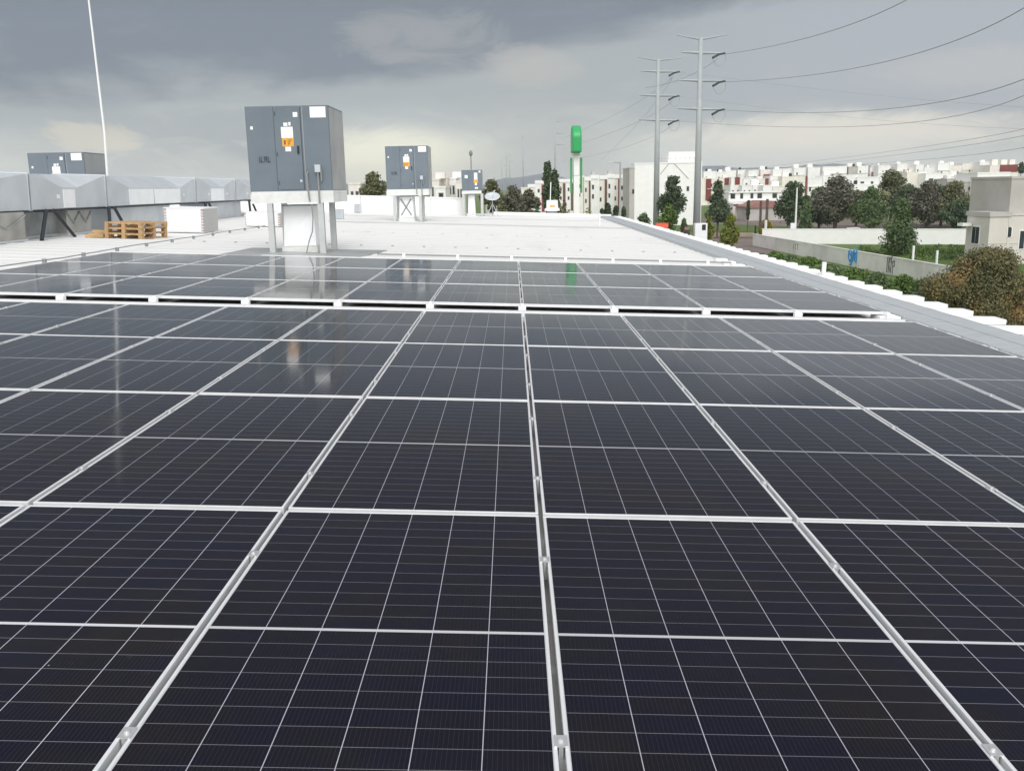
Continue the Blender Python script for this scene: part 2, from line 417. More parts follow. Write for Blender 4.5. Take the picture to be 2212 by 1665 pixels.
# folded end sheets of the ribs along the right eave
ev = MB(); y = RY0
k = 0
while y < RY1-1:
    j = rnd.uniform(-.02, .02)
    ev.box(RX1-.55, RX1+.08+j, y+.455, y+.765, ROOF+.004, ROOF+.062+.6*abs(j))
    ev.box(RX1-.5, RX1+.03+j, y-.03, y+.454, ROOF-.055, ROOF-.018)
    y += PER
ev.build('eave_sheet', M['white'], root)
pf = []; y = RY0
while y < 21: pf += [(y, ROOF-.002), (y+.44, ROOF-.002), (y+.455, ROOF+.075), (y+.76, ROOF+.075), (y+.775, ROOF-.002)]; y += PER
n_ = len(pf)
re_ = MB().add([(4.70, a, b) for a, b in pf]+[(4.968, a, b) for a, b in pf]+[(4.70, a, ROOF-.03) for a, b in pf]+[(4.968, a, ROOF-.03) for a, b in pf],
               [(i, n_+i, n_+i+1, i+1) for i in range(n_-1)]+[(n_+i, 3*n_+i, 3*n_+i+1, n_+i+1) for i in range(n_-1)]+[(i, i+1, 2*n_+i+1, 2*n_+i) for i in range(n_-1)])
re_.build('rib_end', M['white'], root)
# fixing plates on the deck
fx = MB()
for Yr in (24.4, 31.0):
    for i in range(18): fx.box(-8+i*.82-.03, -8+i*.82+.03, Yr-.04, Yr+.04, ROOF-.002, ROOF+.012)
fx.build('fixing_plate', M['seam'], root)['kind'] = 'stuff'
gb = MB().box(4.98, 5.72, RY0, RY1-.3, -.075, -.035)
gb.box(4.98, 5.0, RY0, RY1-.3, -.15, -.08); gb.box(5.70, 5.725, RY0, RY1-.3, -.15, -.033)
gb.box(5.34, 5.352, RY0, RY1-.3, -.034, -.030)
gb.build('gutter_cover', M['band'], root)
# cross seams on the deck
for Ys, h in ((38.6, .03), (46.5, .02)):
    B(-9 if Ys > 40 else -7.5, 4.9, Ys, Ys+.12, ROOF+.003, ROOF+h).build('seam_flashing', M['seam'], root)
B(-1.0, 5.7, 53.6, 53.9, ROOF, ROOF+.16).build('edge_kerb', M['white'], root)
# white low rail running right behind the rear array and in the gap between the arrays
X0, W, Y0, LR, GAP = .1644, 1.162, 3.9966, 2.295, .867
PW, PL = 1.141, 2.266
YF = Y0+3*LR                 # far edge of the front array
YS = YF+GAP                  # near edge of the rear array
B(X0-7*W, X0+4*W+.10, YF+.50, YF+.57, -.118, -.046).build('roof_rail', M['frame'], root)
B(X0-4.5*W, X0+4*W+.1, YS+3*LR+.10, YS+3*LR+.42, -.10, -.02).build('roof_rail', M['white'], root)

# ------------------------------------------------------------------ solar panels
def make_panel():
    e = empty('solar_panel', (0, 0, 0), 'x', 'solar panel')
    lw = .0108; fr = MB(); a, b = PW/2, PL/2
    for x0, x1, y0, y1 in ((-a, a, -b, -b+lw), (-a, a, b-lw, b), (-a, -a+lw, -b+lw, b-lw), (a-lw, a, -b+lw, b-lw)):
        fr.box(x0, x1, y0, y1, -.035, 0)
    fr.build('frame', M['frame'], e, bevel=.0012)
    B(-a+lw, a-lw, -b+lw, b-lw, -.008, -.0025).build('cell_sheet', M['cells'], e)
    return e
def clamp_mb(kind):
    c = MB(); w_ = .0185 if kind == 'mid' else .016
    c.box(-w_, w_, -.026, .026, .0005, .0045)
    c.box(-.006, .006, -.024, .024, -.06, .0004)
    c.tube([(0, 0, .0046), (0, 0, .0105)], .0075, 12)
    c.tube([(0, 0, .0106), (0, 0, .0112)], .0035, 8)
    return c
proto = make_panel()
cm = clamp_mb('mid').build('clamp', M['clamp'], proto, (W/2, -.62, 0)); cm2 = cm.copy(); col.objects.link(cm2); cm2.location = (W/2, .62, 0)
ORD = ['first', 'second', 'third', 'fourth', 'fifth', 'sixth', 'seventh', 'eighth', 'ninth', 'tenth', 'eleventh', 'twelfth',
       'thirteenth', 'fourteenth', 'fifteenth', 'sixteenth', 'seventeenth', 'eighteenth', 'nineteenth', 'twentieth',
       'twenty-first', 'twenty-second', 'twenty-third', 'twenty-fourth', 'twenty-fifth']
def colname(c): return (ORD[c]+' column right of middle seam') if c >= 0 else (ORD[-c-1]+' column left of middle seam')
first = True
def put_panel(c, y0, label, group, z=0, tilt=0):
    global first
    p = proto if first else copy_tree(proto)
    first = False
    p.location = (X0+(c+.5)*W, y0+LR/2, z+rnd.uniform(-.0012, .0012)); p.rotation_euler = (tilt+R(rnd.gauss(0, .05)), R(rnd.gauss(0, .07)), 0)
    p['label'] = label; p['group'] = group
for r_, nm in ((-1, 'nearest row'), (0, 'second row'), (1, 'third row'), (2, 'fourth row')):
    for c in range(-6, 4):
        if r_ == -1 and not (-3 <= c <= 2): continue
        if r_ == 0 and c < -4: continue
        if r_ == 0 and c > 3: continue
        put_panel(c, Y0+r_*LR, f'dark panel, {nm} of near array, {colname(c)}', 'panels of the near solar array')
for r_, nm in ((0, 'front row'), (1, 'middle row'), (2, 'back row')):
    for c in range(-7, 4):
        put_panel(c, YS+r_*LR, f'dark panel, {nm} of rear array, {colname(c)}', 'panels of the rear solar array')
# mounting brackets in the gap between the arrays
bk = MB().box(-.048, .048, -.03, .05, -.118, -.016)
bk.box(-.018, .018, .051, .145, -.03, .006)
bk.tube([(0, .01, -.0118), (0, .01, -.002)], .012, 8)
pb = bk.build('mounting_bracket', M['white_panel'], bevel=.003)
for i, c in enumerate(range(-6, 5)):
    o = pb if i == 0 else pb.copy()
    if i: col.objects.link(o)
    o.location = (X0+c*W, YS-.13, 0)
    tag(o, f'small white mounting bracket in the gap between the arrays, {ORD[i]} from the left', 'bracket', 'mounting brackets between the two arrays')
# rails below the panels (seen in the seams and along the right edge)
for i, (ya, nm) in enumerate([(Y0+r_*LR+LR/2+s*.62, f'{q} row of the near array') for r_, q in ((-1, 'nearest'), (0, 'second'), (1, 'third'), (2, 'fourth')) for s in (-1, 1)] +
                     [(YS+r_*LR+LR/2+s*.62, f'{q} row of the rear array') for r_, q in ((0, 'front'), (1, 'middle'), (2, 'back')) for s in (-1, 1)]):
    o = B(X0-(7 if i > 7 else 6)*W, X0+4*W+.06, ya-.02, ya+.02, -.075, -.0365).build('support_rail', M['clamp'])
    tag(o, f'aluminium rail under the {"nearer" if i % 2 == 0 else "farther"} half of the {nm}', 'rail', 'support rails under the solar panels')

# ------------------------------------------------------------------ rooftop air units
def make_unit(loc, label, w=1.82, h=1.84, d=1.75, small=False, group='slate grey rooftop air units'):
    e = empty('air_unit', loc, label, 'air unit', group)
    cb = B(0, w, 0.0, d, 0, h).build('cabinet', M['cab'], e, bevel=.012)
    sp = B(w+.001, w+.012, .05, d-.05, .03, h-.04).build('side_plate', M['cab_side'], e)
    s = w/1.82; f = -.004
    def rect(name, u0, u1, v0, v1, m_, t=.004, par=e, y=-.002): return B(u0*s, u1*s, y-t, y, h-v1*s, h-v0*s).build(name, m_, par)
    if not small:
        dr = rect('door', .63, 1.195, .05, 1.78, M['cab'], .012)
        for a_ in (.615, 1.20): rect('seam', a_, a_+.014, .03, 1.80, M['cab_dark'], .004, y=-.001)
        rect('hinge', .645, .665, .12, .2, M['cab_dark'], .012, dr, -.0145); rect('hinge', .645, .665, .98, 1.06, M['cab_dark'], .012, dr, -.0145); rect('hinge', .645, .665, 1.6, 1.68, M['cab_dark'], .012, dr, -.0145)
        rect('handle', 1.105, 1.14, .85, 1.02, M['black'], .03, dr, -.0145)
        y_ = -.0145
        rect('sticker', 1.42, 1.765, .03, .26, M['sticker'], .003)
        rect('sticker', 1.05, 1.15, .14, .24, M['sticker'], .003, y=y_)
        rect('sticker', .83, .92, .355, .43, M['sticker'], .003, y=y_); rect('sticker', .94, .99, .345, .42, M['sticker'], .003, y=y_)
        rect('sticker', .77, 1.03, .445, .68, M['sticker'], .003, y=y_)
        st = rect('warning_label', .78, 1.035, .68, .86, M['orange'], .003, y=y_)
        rect('ink', .82, .855, .73, .82, M['brown_ink'], .0015, st, y_-.0032)
        for q in range(3): rect('ink', .90, .99-.02*q, .72+.04*q, .735+.04*q, M['brown_ink'], .001, st, y_-.0032)
        rect('sticker', .84, .965, .865, .965, M['sticker'], .003, y=y_)
        rect('sticker', .10, .155, .42, .49, M['sticker'], .003)
        # dark raised badge letters
        lg = MB()
        def bl(u0, u1, v0, v1): lg.box(u0*s, u1*s, -.010, -.002, h-v1*s, h-v0*s)
        u = .24
        for ch in 'ILAL':
            if ch == 'I': bl(u, u+.022, 1.07, 1.19); u += .04
            elif ch == 'L': bl(u, u+.022, 1.07, 1.19); bl(u, u+.055, 1.17, 1.19); u += .075
            else: bl(u, u+.02, 1.07, 1.19); bl(u+.045, u+.065, 1.07, 1.19); bl(u, u+.065, 1.07, 1.09); bl(u, u+.065, 1.125, 1.14); u += .085
        lg.build('badge', M['cab_dark'], e)
        jb = rect('junction_box', 1.47, 1.59, 1.26, 1.42, M['galv'], .09)
        pp = MB().tube([(1.53*s, -.06, h-1.42*s), (1.53*s, -.06, -.25)], .020, 8).build('conduit', M['cable'], jb)
        MB().tube([(1.595*s, -.05, h-1.36*s), (1.60*s, -.05, h-1.55*s), (1.595*s, -.04, h-1.62*s)], .02, 8).build('conduit', M['cable'], jb)
        MB().tube([(1.30*s, -.005, .42), (1.28*s, -.05, .38), (1.29*s, -.06, 0.1), (1.31*s, -.06, -.2)], .02, 8).build('conduit', M['cable'], e)
        MB().tube([(1.145*s, -.002, .24), (1.145*s, -.02, .24)], .03, 12).build('drain_port', M['galv'], e)
        for q in (.62, 1.21): rect('trim', q+.03, q+.045, .03, 1.80, M['cab_side'], .003, y=-.0005)
    else:
        rect('sticker', .28, .55, .45, .72, M['sticker'], .003)
        rect('sticker', 1.12, 1.42, .25, .85, M['sticker'], .003)
        rect('warning_label', 1.08, 1.45, .85, 1.15, M['orange'], .003)
        rect('sticker', 1.18, 1.36, 1.15, 1.35, M['sticker'], .003)
        rect('sticker', 1.55, 1.7, .08, .25, M['sticker'], .003)
        rect('sticker', 1.18, 1.45, 1.52, 1.66, M['sticker'], .003)
        rect('seam', .60, .615, .03, 1.78, M['cab_dark'], .004)
    return e
def make_stand(loc, label, w=1.82, h=1.07, d=1.75, beam=.20, lx=(.10, 1.40), ld=1.3):
    e = empty('steel_stand', loc, label, 'stand', 'white steel stands under the air units')
    B(0, w+.02, 0, .09, h, h+beam).build('platform_beam', M['stand'], e)
    B(0, w+.02, d-.09, d, h, h+beam).build('platform_beam', M['stand'], e)
    for x in (0, w-.07): B(x, x+.09, .091, d-.091, h+.002, h+beam-.002).build('platform_beam', M['stand'], e)
    B(0.02, w+.02, .02, d-.02, h+beam+.001, h+beam+.06).build('base_rail', M['stand'], e)
    for x in lx:
        for y_ in (.0, ld):
            l_ = MB(); l_.box(x+.01, x+.135, y_+.005, y_+.02, -.1, h-.002); l_.box(x+.01, x+.135, y_+.115, y_+.13, -.1, h-.002); l_.box(x+.066, x+.078, y_+.021, y_+.114, -.1, h-.002)
            lg = l_.build('leg', M['stand_leg'], e)
            B(x-.05, x+.2, y_-.04, y_+.2, -.08, -.012-.03*x).build('foot_plate', M['stand_dark'], lg)
    return e
UX = atY(541, 418, 20.95).x+.05
make_stand((UX-.0, 20.95, ROOF), 'white steel platform with four tall legs carrying the nearest air unit', lx=(.33, 1.46))
make_unit((UX, 20.98, 1.19), 'largest slate air unit with orange sticker on a tall stand beside the panels')
q = atY(838, 414, 41.0)
make_stand((q.x-.02, 41.0, ROOF), 'white steel platform under the middle distance air unit', lx=(.25, 1.38))
make_unit((q.x, 41.03, 1.19), 'medium distance slate air unit with orange sticker, right of the nearest one')
q = atY(1000, 414, 50.6)
st3 = make_stand((q.x-.02, 50.6, ROOF), 'small white steel platform under the farthest air unit beside the dish', w=1.03, h=1.14, d=1.1, beam=.10, lx=(.02, 1.0), ld=.9)
make_unit((q.x, 50.62, 1.18), 'smallest and farthest slate air unit beside the satellite dish', w=1.08, h=1.08, d=1.0, small=True)
q = atY(68, 376, 31.0); q2 = atY(68, 331, 31.0)
make_unit((q.x, 31.0, q2.z-1.84), 'slate air unit half hidden behind the galvanised ductwork at far left')
# air drops below the units
def make_drop(x0, x1, y0, y1, z1, label, brace=False, flare=.04):
    e = empty('air_drop', ((x0+x1)/2, y0, ROOF), label, 'duct', 'white air drops under the units')
    a = (x1-x0)/2; h = z1-ROOF; d = y1-y0
    mb = MB()
    mb.hexa([(-a-flare, -flare, .14), (a+flare, -flare, .14), (a+flare, d, .14), (-a-flare, d, .14), (-a, 0, h), (a, 0, h), (a, d, h), (-a, d, h)])
    mb.build('duct_wall', M['white_wrap'], e, bevel=.01)
    # diagonal crease; its triangle of sheet stands for a paler reflection
    f = MB().hexa([(-a+.02, -flare-.006, .16), (a, -flare-.006, .16), (a, -flare+.012, .16), (-a+.02, -flare+.012, .16), (a-.03, -.022, h-.12), (a-.005, -.022, h-.12), (a-.005, .002, h-.12), (a-.03, .002, h-.12)])
    f.build('crease_reflection', M['white_panel'], e)
    B(-a-.07, a+.07, -flare-.06, d+.05, -.08, .135).build('kerb', M['stand'], e)
    B(-a-.03, a+.03, -.03, d, h-.03, h-.005).build('collar', M['galv_dark'], e)
    if brace:
        zz = MB(); yf = -flare-.02
        zz.bar((-a*.8, yf, .25), (a*.8, yf+.02, h-.12), .035); zz.bar((a*.8, yf-.01, .25), (-a*.8, yf+.01, h-.12), .035)
        zz.build('brace', M['stand_dark'], e)
    return e
a1 = atY(618, 500, 21.35).x; a2 = atY(681, 500, 21.35).x
make_drop(a1, a2, 21.35, 22.2, .95, 'plain white insulated air drop between the legs of the nearest stand')
a1 = atY(865, 450, 41.3).x; a2 = atY(893, 450, 41.3).x
make_drop(a1, a2, 41.3, 42.3, .95, 'white air drop with crossed stiffener under the middle distance unit', True)
a1 = atY(1013, 450, 50.9).x; a2 = atY(1026, 450, 50.9).x
make_drop(a1, a2, 50.9, 51.5, 1.0, 'narrow white air drop under the farthest unit')
# cable hanging from the nearest unit
pc = [atY(x, y, 20.88) for x, y in ((673, 441), (676, 470), (675, 500), (668, 520), (662, 548))]
tag(MB().tube(pc, .014, 6).build('hanging_cable', M['cable']), 'thin grey cable hanging from the nearest air unit down to the roof', 'cable')
# grey flashing sheets on the deck round the nearest stand
P4 = [atZ(x, y, ROOF+.01) for x, y in ((470, 551), (545, 536), (836, 541), (765, 557))]
sh = MB().hexa([(p.x, p.y, ROOF+.003) for p in P4]+[(p.x, p.y, ROOF+.018) for p in P4])
tag(sh.build('flashing_sheet', M['tarp']), 'flat grey metal flashing sheet on the roof round the nearest stand', 'metal sheet')
# conduit behind the rear array and life line on the left
def run(name, pts, r, postcol, n, label, cat, h=.06, mat_=None):
    e = empty(name, pts[0], label, cat)
    o = Vector(pts[0]); loc = [Vector(p)-o for p in pts]
    MB().tube(loc, r, 6).build('line', mat_ or M['cable'], e)
    for i in range(n):
        t = (i+.5)/n; k_ = t*(len(loc)-1); a = int(k_); p = loc[a].lerp(loc[min(a+1, len(loc)-1)], k_-a)
        B(p.x-.03, p.x+.03, p.y-.03, p.y+.03, -h, r+.012).build('clip', postcol, e)
    return e
run('roof_conduit', [(-2.9, 20.3, ROOF+.075), (1.2, 20.25, ROOF+.08), (4.8, 20.2, ROOF+.075)], .016, M['white'], 7, 'thin grey conduit on clips behind the rear solar array', 'conduit')
ll = [(-8.4, 8.0, ROOF+.09)]+[(-8.4+rnd.uniform(-.03, .03), 8+i*1.6, ROOF+.09+rnd.uniform(-.015, .02)) for i in range(1, 16)]
run('earthing_cable', ll, .011, M['stand_dark'], 15, 'thin cable with small supports along the roof left of the rear array', 'cable')

# ------------------------------------------------------------------ galvanised ductwork on the left
DX = -12.0
def duct_seg(name, y0, y1, kind, label, sticker=None):
    """kind: list of (t, walltop) stations; full height .87, wall from 0"""
    e = empty(name, (DX, y0, .61), label, 'duct', 'galvanised duct sections along the roof')
    H_, Wd = .89, 1.5
    vs = []; n = 0
    for t, wt in kind:
        y_ = (y1-y0)*t; rx = .02+.62*(1-wt)/.42 if wt < 1 else .0
        for p in ((0, 0), (0, H_*wt), (-min(rx, .62), H_), (-Wd+min(rx, .62), H_), (-Wd, H_*wt), (-Wd, 0)):
            vs.append((p[0], y_, p[1]))
        n += 1
    fs = [(i*6+k, (i+1)*6+k, (i+1)*6+(k+1) % 6, i*6+(k+1) % 6) for i in range(n-1) for k in range(6)]
    fs += [tuple(range(5, -1, -1)), tuple((n-1)*6+k for k in range(6))]
    MB().add(vs, fs).build('duct_body', M['galv'], e)
    B(-Wd+.01, .012, y1-y0+.001, y1-y0+.05, .0, H_-.01).build('joint_gap', M['navy_steel'], e)  # black strip stands for the dark gap line at the flange
    for y_ in (0, y1-y0):
        fl = MB(); fl.box(-Wd-.03, .035, y_-.018 if y_ else .002, y_-.002 if y_ else .02, -.03, H_+.03)
        fl.build('flange', M['galv'], e)
    return e
def fz(x): return 12*2045/(1106-x)
secs = [
 (19.2, fz(60), [(0, 1), (.35, .78), (.7, .85), (1, 1)], 'nearest galvanised duct section at the left picture edge'),
 (fz(63), fz(227), [(0, 1), (.40, .62), (.60, .62), (1, 1)], 'galvanised duct section with small white square sticker'),
 (fz(229), fz(421), [(0, 1), (.22, .60), (.80, .60), (1, 1)], 'galvanised duct section with two large bright reflections on its side'),
 (fz(423), fz(507), [(0, 1), (.40, .62), (.66, .62), (1, 1)], 'galvanised duct section with one small bright reflection on its side'),
 (fz(509), fz(600), [(0, 1), (.3, .62), (.8, .62), (1, 1)], 'farthest galvanised duct section, ending behind the nearest air unit'),
]
des = []
for a, b, kk, lab in secs:
    des.append((duct_seg('duct_section', a, b, kk, lab), a, b))
def side_plate(i, xa, xb, y0p, y1p):  # white plate stands for a bright reflection in the galvanised side
    e, a, b = des[i]
    ya, yb = fz(xa), fz(xb)
    zt = .50; B(.004, .022, ya-a, yb-a, .02, zt).build('side_reflection', M['white_panel'], e)
side_plate(1, 135, 160, 0, 0); side_plate(2, 278, 330, 0, 0); side_plate(2, 333, 388, 0, 0); side_plate(3, 456, 483, 0, 0)
e, a, b = des[1]; B(.004, .008, fz(121)-a, fz(128)-a, .27, .37).build('sticker', M['sticker'], e)
for i, xx in ((2, 395), (3, 449), (3, 489), (4, 533)):
    e, a, b = des[i]; B(.004, .008, fz(xx)-a, fz(xx+3)-a, .26, .32).build('sticker', M['sticker'], e)
# plenum boxes and black trestles below
def plenum(x, y0, y1, m_, label, zig=False, w_=1.0):
    e = empty('duct_plenum', (x, y0, ROOF), label, 'duct', 'box plenums below the ductwork')
    B(-w_, 0, 0, y1-y0, 0, .70).build('plenum_body', m_, e, bevel=.01)
    B(-w_-.03, .03, -.03, y1-y0+.03, .0, .05).build('base_flange', M['galv'], e)
    if zig:
        z = MB(); L_ = y1-y0; n = 4
        pts = [(.02, L_*i/n, .62 if i % 2 == 0 else .32) for i in range(n+1)]
        for p, q_ in zip(pts[:-1], pts[1:]): z.bar(p, q_, .03)
        z.build('zigzag_shading', M['galv_dark'], e)  # dark bars stand in for zigzag shading on the plenum side
    return e
plenum(DX+.1, 19.5, 23.0, M['galv_tan'], 'tan grey plenum box with dark zigzag shading at the left picture edge', True)
plenum(DX-.35, 23.5, 25.9, M['galv_dark'], 'dark grey plenum box between two slanted black trestle legs')
plenum(DX-.1, 25.6, 27.1, M['galv_tan'], 'tan grey plenum box with dark zigzag shading behind the pallets', True)
plenum(DX-.1, 28.4, 33.4, M['galv'], 'long pale plenum box between pallets and foam boards')
plenum(DX-.2, 37.5, 42.5, M['galv'], 'far pale plenum box behind the foam board stack')
def trestle(y, label, sp=.75):
    e = empty('trestle', (DX, y, ROOF), label, 'support', 'black steel trestles under the ductwork')
    for s in (-1, 1): MB().bar((.12, s*.18, .72), (.30, s*sp, .0), .075).build('leg', M['navy_steel'], e)
    for s in (-1, 1): MB().bar((-1.5, s*.18, .72), (-1.6, s*sp, .0), .075).build('leg', M['navy_steel'], e)
    B(-1.7, .2, -.06, .06, .665, .725).build('cross_beam', M['navy_steel'], e)
    return e
trestle(24.25, 'black slanted trestle under the ducts, nearest one', .9)
trestle(28.0, 'black slanted trestle just behind the pallet stack', .6)
trestle(36.8, 'black trestle behind the foam board stack', .6)
trestle(42.9, 'farthest black trestle, left of the nearest air unit', .6)
# long dark beam under the ducts
tag(B(DX-.2, DX+.03, 19.2, 47, .555, .595).build('support_beam', M['navy_steel']), 'long dark beam running beneath the galvanised ductwork', 'beam')

# pallets
def make_pallet(loc, rz, label):
    e = empty('pallet', loc, label, 'pallet', 'wooden pallets stacked on the roof', rz)
    Lx, Ly = 1.12, 1.15
    t = MB()
    for i in range(7): t.box(-Lx/2, Lx/2, i*(Ly-.1)/6, i*(Ly-.1)/6+.1, .118, .14)
    t.build('deck_board', M['wood'], e)
    b_ = MB()
    for i in range(3):
        for j in range(3): b_.box(-Lx/2+i*(Lx-.11)/2+.002, -Lx/2+i*(Lx-.11)/2+.108, .002+j*(Ly-.12)/2, .118+j*(Ly-.12)/2, .022, .096)
    b_.build('block', M['wood'], e)
    s_ = MB()
    for i in range(3): s_.box(-Lx/2+i*(Lx-.1)/2, -Lx/2+i*(Lx-.1)/2+.1, 0, Ly, .0, .021)
    for j in range(3): s_.box(-Lx/2, Lx/2, j*(Ly-.1)/2, j*(Ly-.1)/2+.1, .097, .117)
    s_.build('stringer', M['wood'], e)
    return e
Bc = Vector((-9.72, 24.7, ROOF)); rz = R(-14)
ctr = Bc+Vector((-.56*math.cos(rz), -.56*math.sin(rz), 0))
for i, nm in enumerate(('bottom', 'middle', 'top')):
    make_pallet(ctr+Vector((rnd.uniform(-.01, .01), rnd.uniform(-.01, .01), .141*i)), rz+R(rnd.uniform(-1, 1)), f'{nm} pallet of the wooden pallet stack in front of the ducts')
for i, (dx_, dy_, z_) in enumerate(((-1.35, .2, 0), (-1.15, .55, .0), (-1.22, .35, .1))):
    o = B(-.22, .22, -.06, .06, 0, .095).build('wood_block', M['wood'], None, Bc+Vector((dx_, dy_, z_)), bevel=.005); o.rotation_euler.z = R((20, -35, 5)[i])
    tag(o, f'loose timber block left of the pallet stack, {("nearest the front", "lying behind the others", "lying on top")[i]}', 'wood block', 'loose timber blocks by the pallets')

# foam board stacks
def make_stack(x0, y0, wx, wy, hgt, label, rz):
    e = empty('board_stack', (x0, y0, ROOF), label, 'board stack', 'stacks of white insulation boards', rz)
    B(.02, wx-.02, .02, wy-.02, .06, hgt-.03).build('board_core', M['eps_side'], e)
    B(.07, wx-.07, -.004, .015, .045, hgt-.03).build('front_sheet', M['eps'], e)
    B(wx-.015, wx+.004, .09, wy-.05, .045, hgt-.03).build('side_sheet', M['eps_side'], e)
    B(-.01, wx+.01, -.01, wy+.01, hgt-.028, hgt).build('top_board', M['eps'], e)
    n = int(hgt/.085)
    for i in range(n):
        z = .01+i*.085
        B(0, wx, 0, wy, z+.004, z+.030).build('board', M['eps'], e)
        B(.006, wx-.006, .006, wy-.006, z+.034, z+.055).build('lining', M['pink'], e)
    return e
make_stack(-10.35, 28.05, 1.15, 1.7, .74, 'tall stack of white foam boards right of the pallets', R(3))
q = atZ(528, 489, ROOF)
make_stack(q.x, q.y, 1.25, 1.2, .50, 'lower stack of white foam boards behind the nearest stand', 0)

# lightning rod
b0 = atY(232, 384, 31.0)
tp = atY(231-41*1.35, 378-378*1.35, 31.0)
e = empty('lightning_rod', (b0.x, 31.0, ROOF), 'very tall thin white rod rising behind the ductwork', 'rod')
MB().tube([(0, 0, 0), (0, 0, 3.0), (tp.x-b0.x, 0, tp.z-ROOF)], [.042, .036, .026], 8).build('mast', M['pole_white'], e)
B(-.12, .12, -.12, .12, 0, .03).build('foot', M['galv'], e)

# parapet at the far left end of the roof
pa = atY(560, 422, 50.5); pb_ = atY(1001, 428, 52.0)
zt = atY(900, 425, 52).z
e = empty('parapet_wall', (0, 52, ROOF), 'long low white parapet closing the far end of the roof', 'wall')
B(-34, pb_.x, 0, .35, 0, zt-ROOF-.06).build('wall_face', M['white'], e)
B(-34, pb_.x+.05, -.05, .40, zt-ROOF-.058, zt-ROOF).build('coping', M['white'], e)
for x in (778, 930): xx = atY(x, 440, 52).x; B(xx, xx+.03, -.012, -.001, .02, zt-ROOF-.07).build('panel_joint', M['seam'], e)
for (xa, ya, xb, yb, Yd, lab) in ((765, 441, 778, 459, 51.6, 'small grey louvred vent box against the far parapet'), (724, 452, 740, 475, 41.5, 'grey vent box on the roof right of the nearest stand')):
    p = atY(xa, yb, Yd); p2 = atY(xb, ya, Yd)
    e = empty('vent_box', (p.x, Yd, ROOF), lab, 'vent box', 'small grey vent boxes on the roof')
    z0 = max(0, p.z-ROOF) if Yd > 50 else 0
    B(0, p2.x-p.x, 0, .35, z0 if z0 < .3 else z0, p2.z-ROOF).build('vent_body', M['galv'], e, bevel=.01)
    lv = MB(); n = 5; hh = p2.z-ROOF-z0
    for i in range(n): lv.box(.03, p2.x-p.x-.03, -.012, -.002, z0+hh*(i+.3)/n, z0+hh*(i+.55)/n)
    lv.build('louvre', M['galv_dark'], e)
# satellite dish
p = atZ(1068, 467, ROOF); Yd = 50.9
cx = atY(1065, 424, Yd)
e = empty('satellite_dish', (cx.x, Yd, ROOF), 'grey satellite dish on a small tripod beside the farthest air unit', 'satellite dish')
zc = cx.z-ROOF
ds = MB(); n = 20; rings = 5; vs = [(0, .05, zc)]
for r_ in range(1, rings+1):
    for j in range(n):
        t = 2*math.pi*j/n; rr = .42*r_/rings
        vs.append((rr*math.cos(t), .05-.10*(r_/rings)**2+rr*math.sin(t)*.62, zc+rr*math.sin(t)*.50))
fs = [(0, 1+j, 1+(j+1) % n) for j in range(n)]+[(1+(r_-1)*n+j, 1+r_*n+j, 1+r_*n+(j+1) % n, 1+(r_-1)*n+(j+1) % n) for r_ in range(1, rings) for j in range(n)]
dd = ds.add(vs, fs).build('reflector', M['galv'], e, smooth=True); sm = dd.modifiers.new('s', 'SOLIDIFY'); sm.thickness = .015
MB().tube([(0, .05, zc-.02), (0, .12, zc-.25), (0, .12, .62)], .022, 8).build('mast', M['galv'], e)
for a in (90, 210, 330): MB().tube([(0, .12, .66), (.36*math.cos(R(a)), .12+.36*math.sin(R(a)), .0)], .02, 6).build('leg', M['galv'], e)
MB().tube([(.03, -.25, zc+.16), (.16, -.38, zc+.30)], .025, 8).build('receiver', M['sticker'], e)
MB().tube([(0, .05, zc-.1), (.10, -.30, zc+.22)], .01, 6).build('receiver_arm', M['galv'], e)
# turbine-like vent with logo at the far roof edge
p = atZ(1193, 464, ROOF); q = atY(1193, 464, 54.0)
e = empty('roof_vent', (q.x, 54.0, ROOF), 'round white roof vent with yellow logo left of the green sign', 'roof vent')
MB().tube([(0, 0, .0), (0, 0, .28)], [.30, .30], 16).build('throat', M['stand_dark'], e)
MB().tube([(0, 0, .28), (0, 0, .36), (0, 0, .44)], [.44, .44, .38], 20).build('skirt', M['white'], e)
MB().tube([(0, 0, .44), (0, 0, .84), (0, 0, .88)], [.34, .33, .30], 20).build('drum', M['white_panel'], e)
B(-.14, .14, -.352, -.338, .50, .60).build('logo', M['orange'], e)
q1 = atY(1192, 394, 54.0)
tag(MB().tube([(q1.x-.05, 54.15, ROOF), (q1.x-.05, 54.15, q1.z)], .03, 8).build('vent_pipe', M['pole_white']), 'short thin white pipe standing beside the round roof vent', 'pipe')
# thin poles on the far part of the roof
q = atZ(1295, 489, ROOF)
tq = atY(1292, 380, q.y)
e = empty('thin_mast', (q.x, q.y, ROOF), 'thin pale mast standing on the roof right of the green sign', 'mast')
MB().tube([(0, 0, 0), (0, 0, .55)], .05, 8).build('sleeve', M['pole_white'], e)
MB().tube([(0, 0, .551), (0, 0, tq.z-ROOF)], .014, 6).build('mast_tube', M['galv'], e)
# small fixture on right eave
q = atZ(1778, 600, ROOF); tq = atY(1779, 566, q.y)
e = empty('eave_vent', (q.x, q.y, ROOF), 'short white pipe stub on the right hand eave of the roof', 'pipe')
MB().tube([(0, 0, 0), (0, 0, tq.z-ROOF)], .042, 10).build('pipe', M['white'], e)
B(-.18, .18, -.12, .12, -.02, .025).build('base_plate', M['galv'], e)

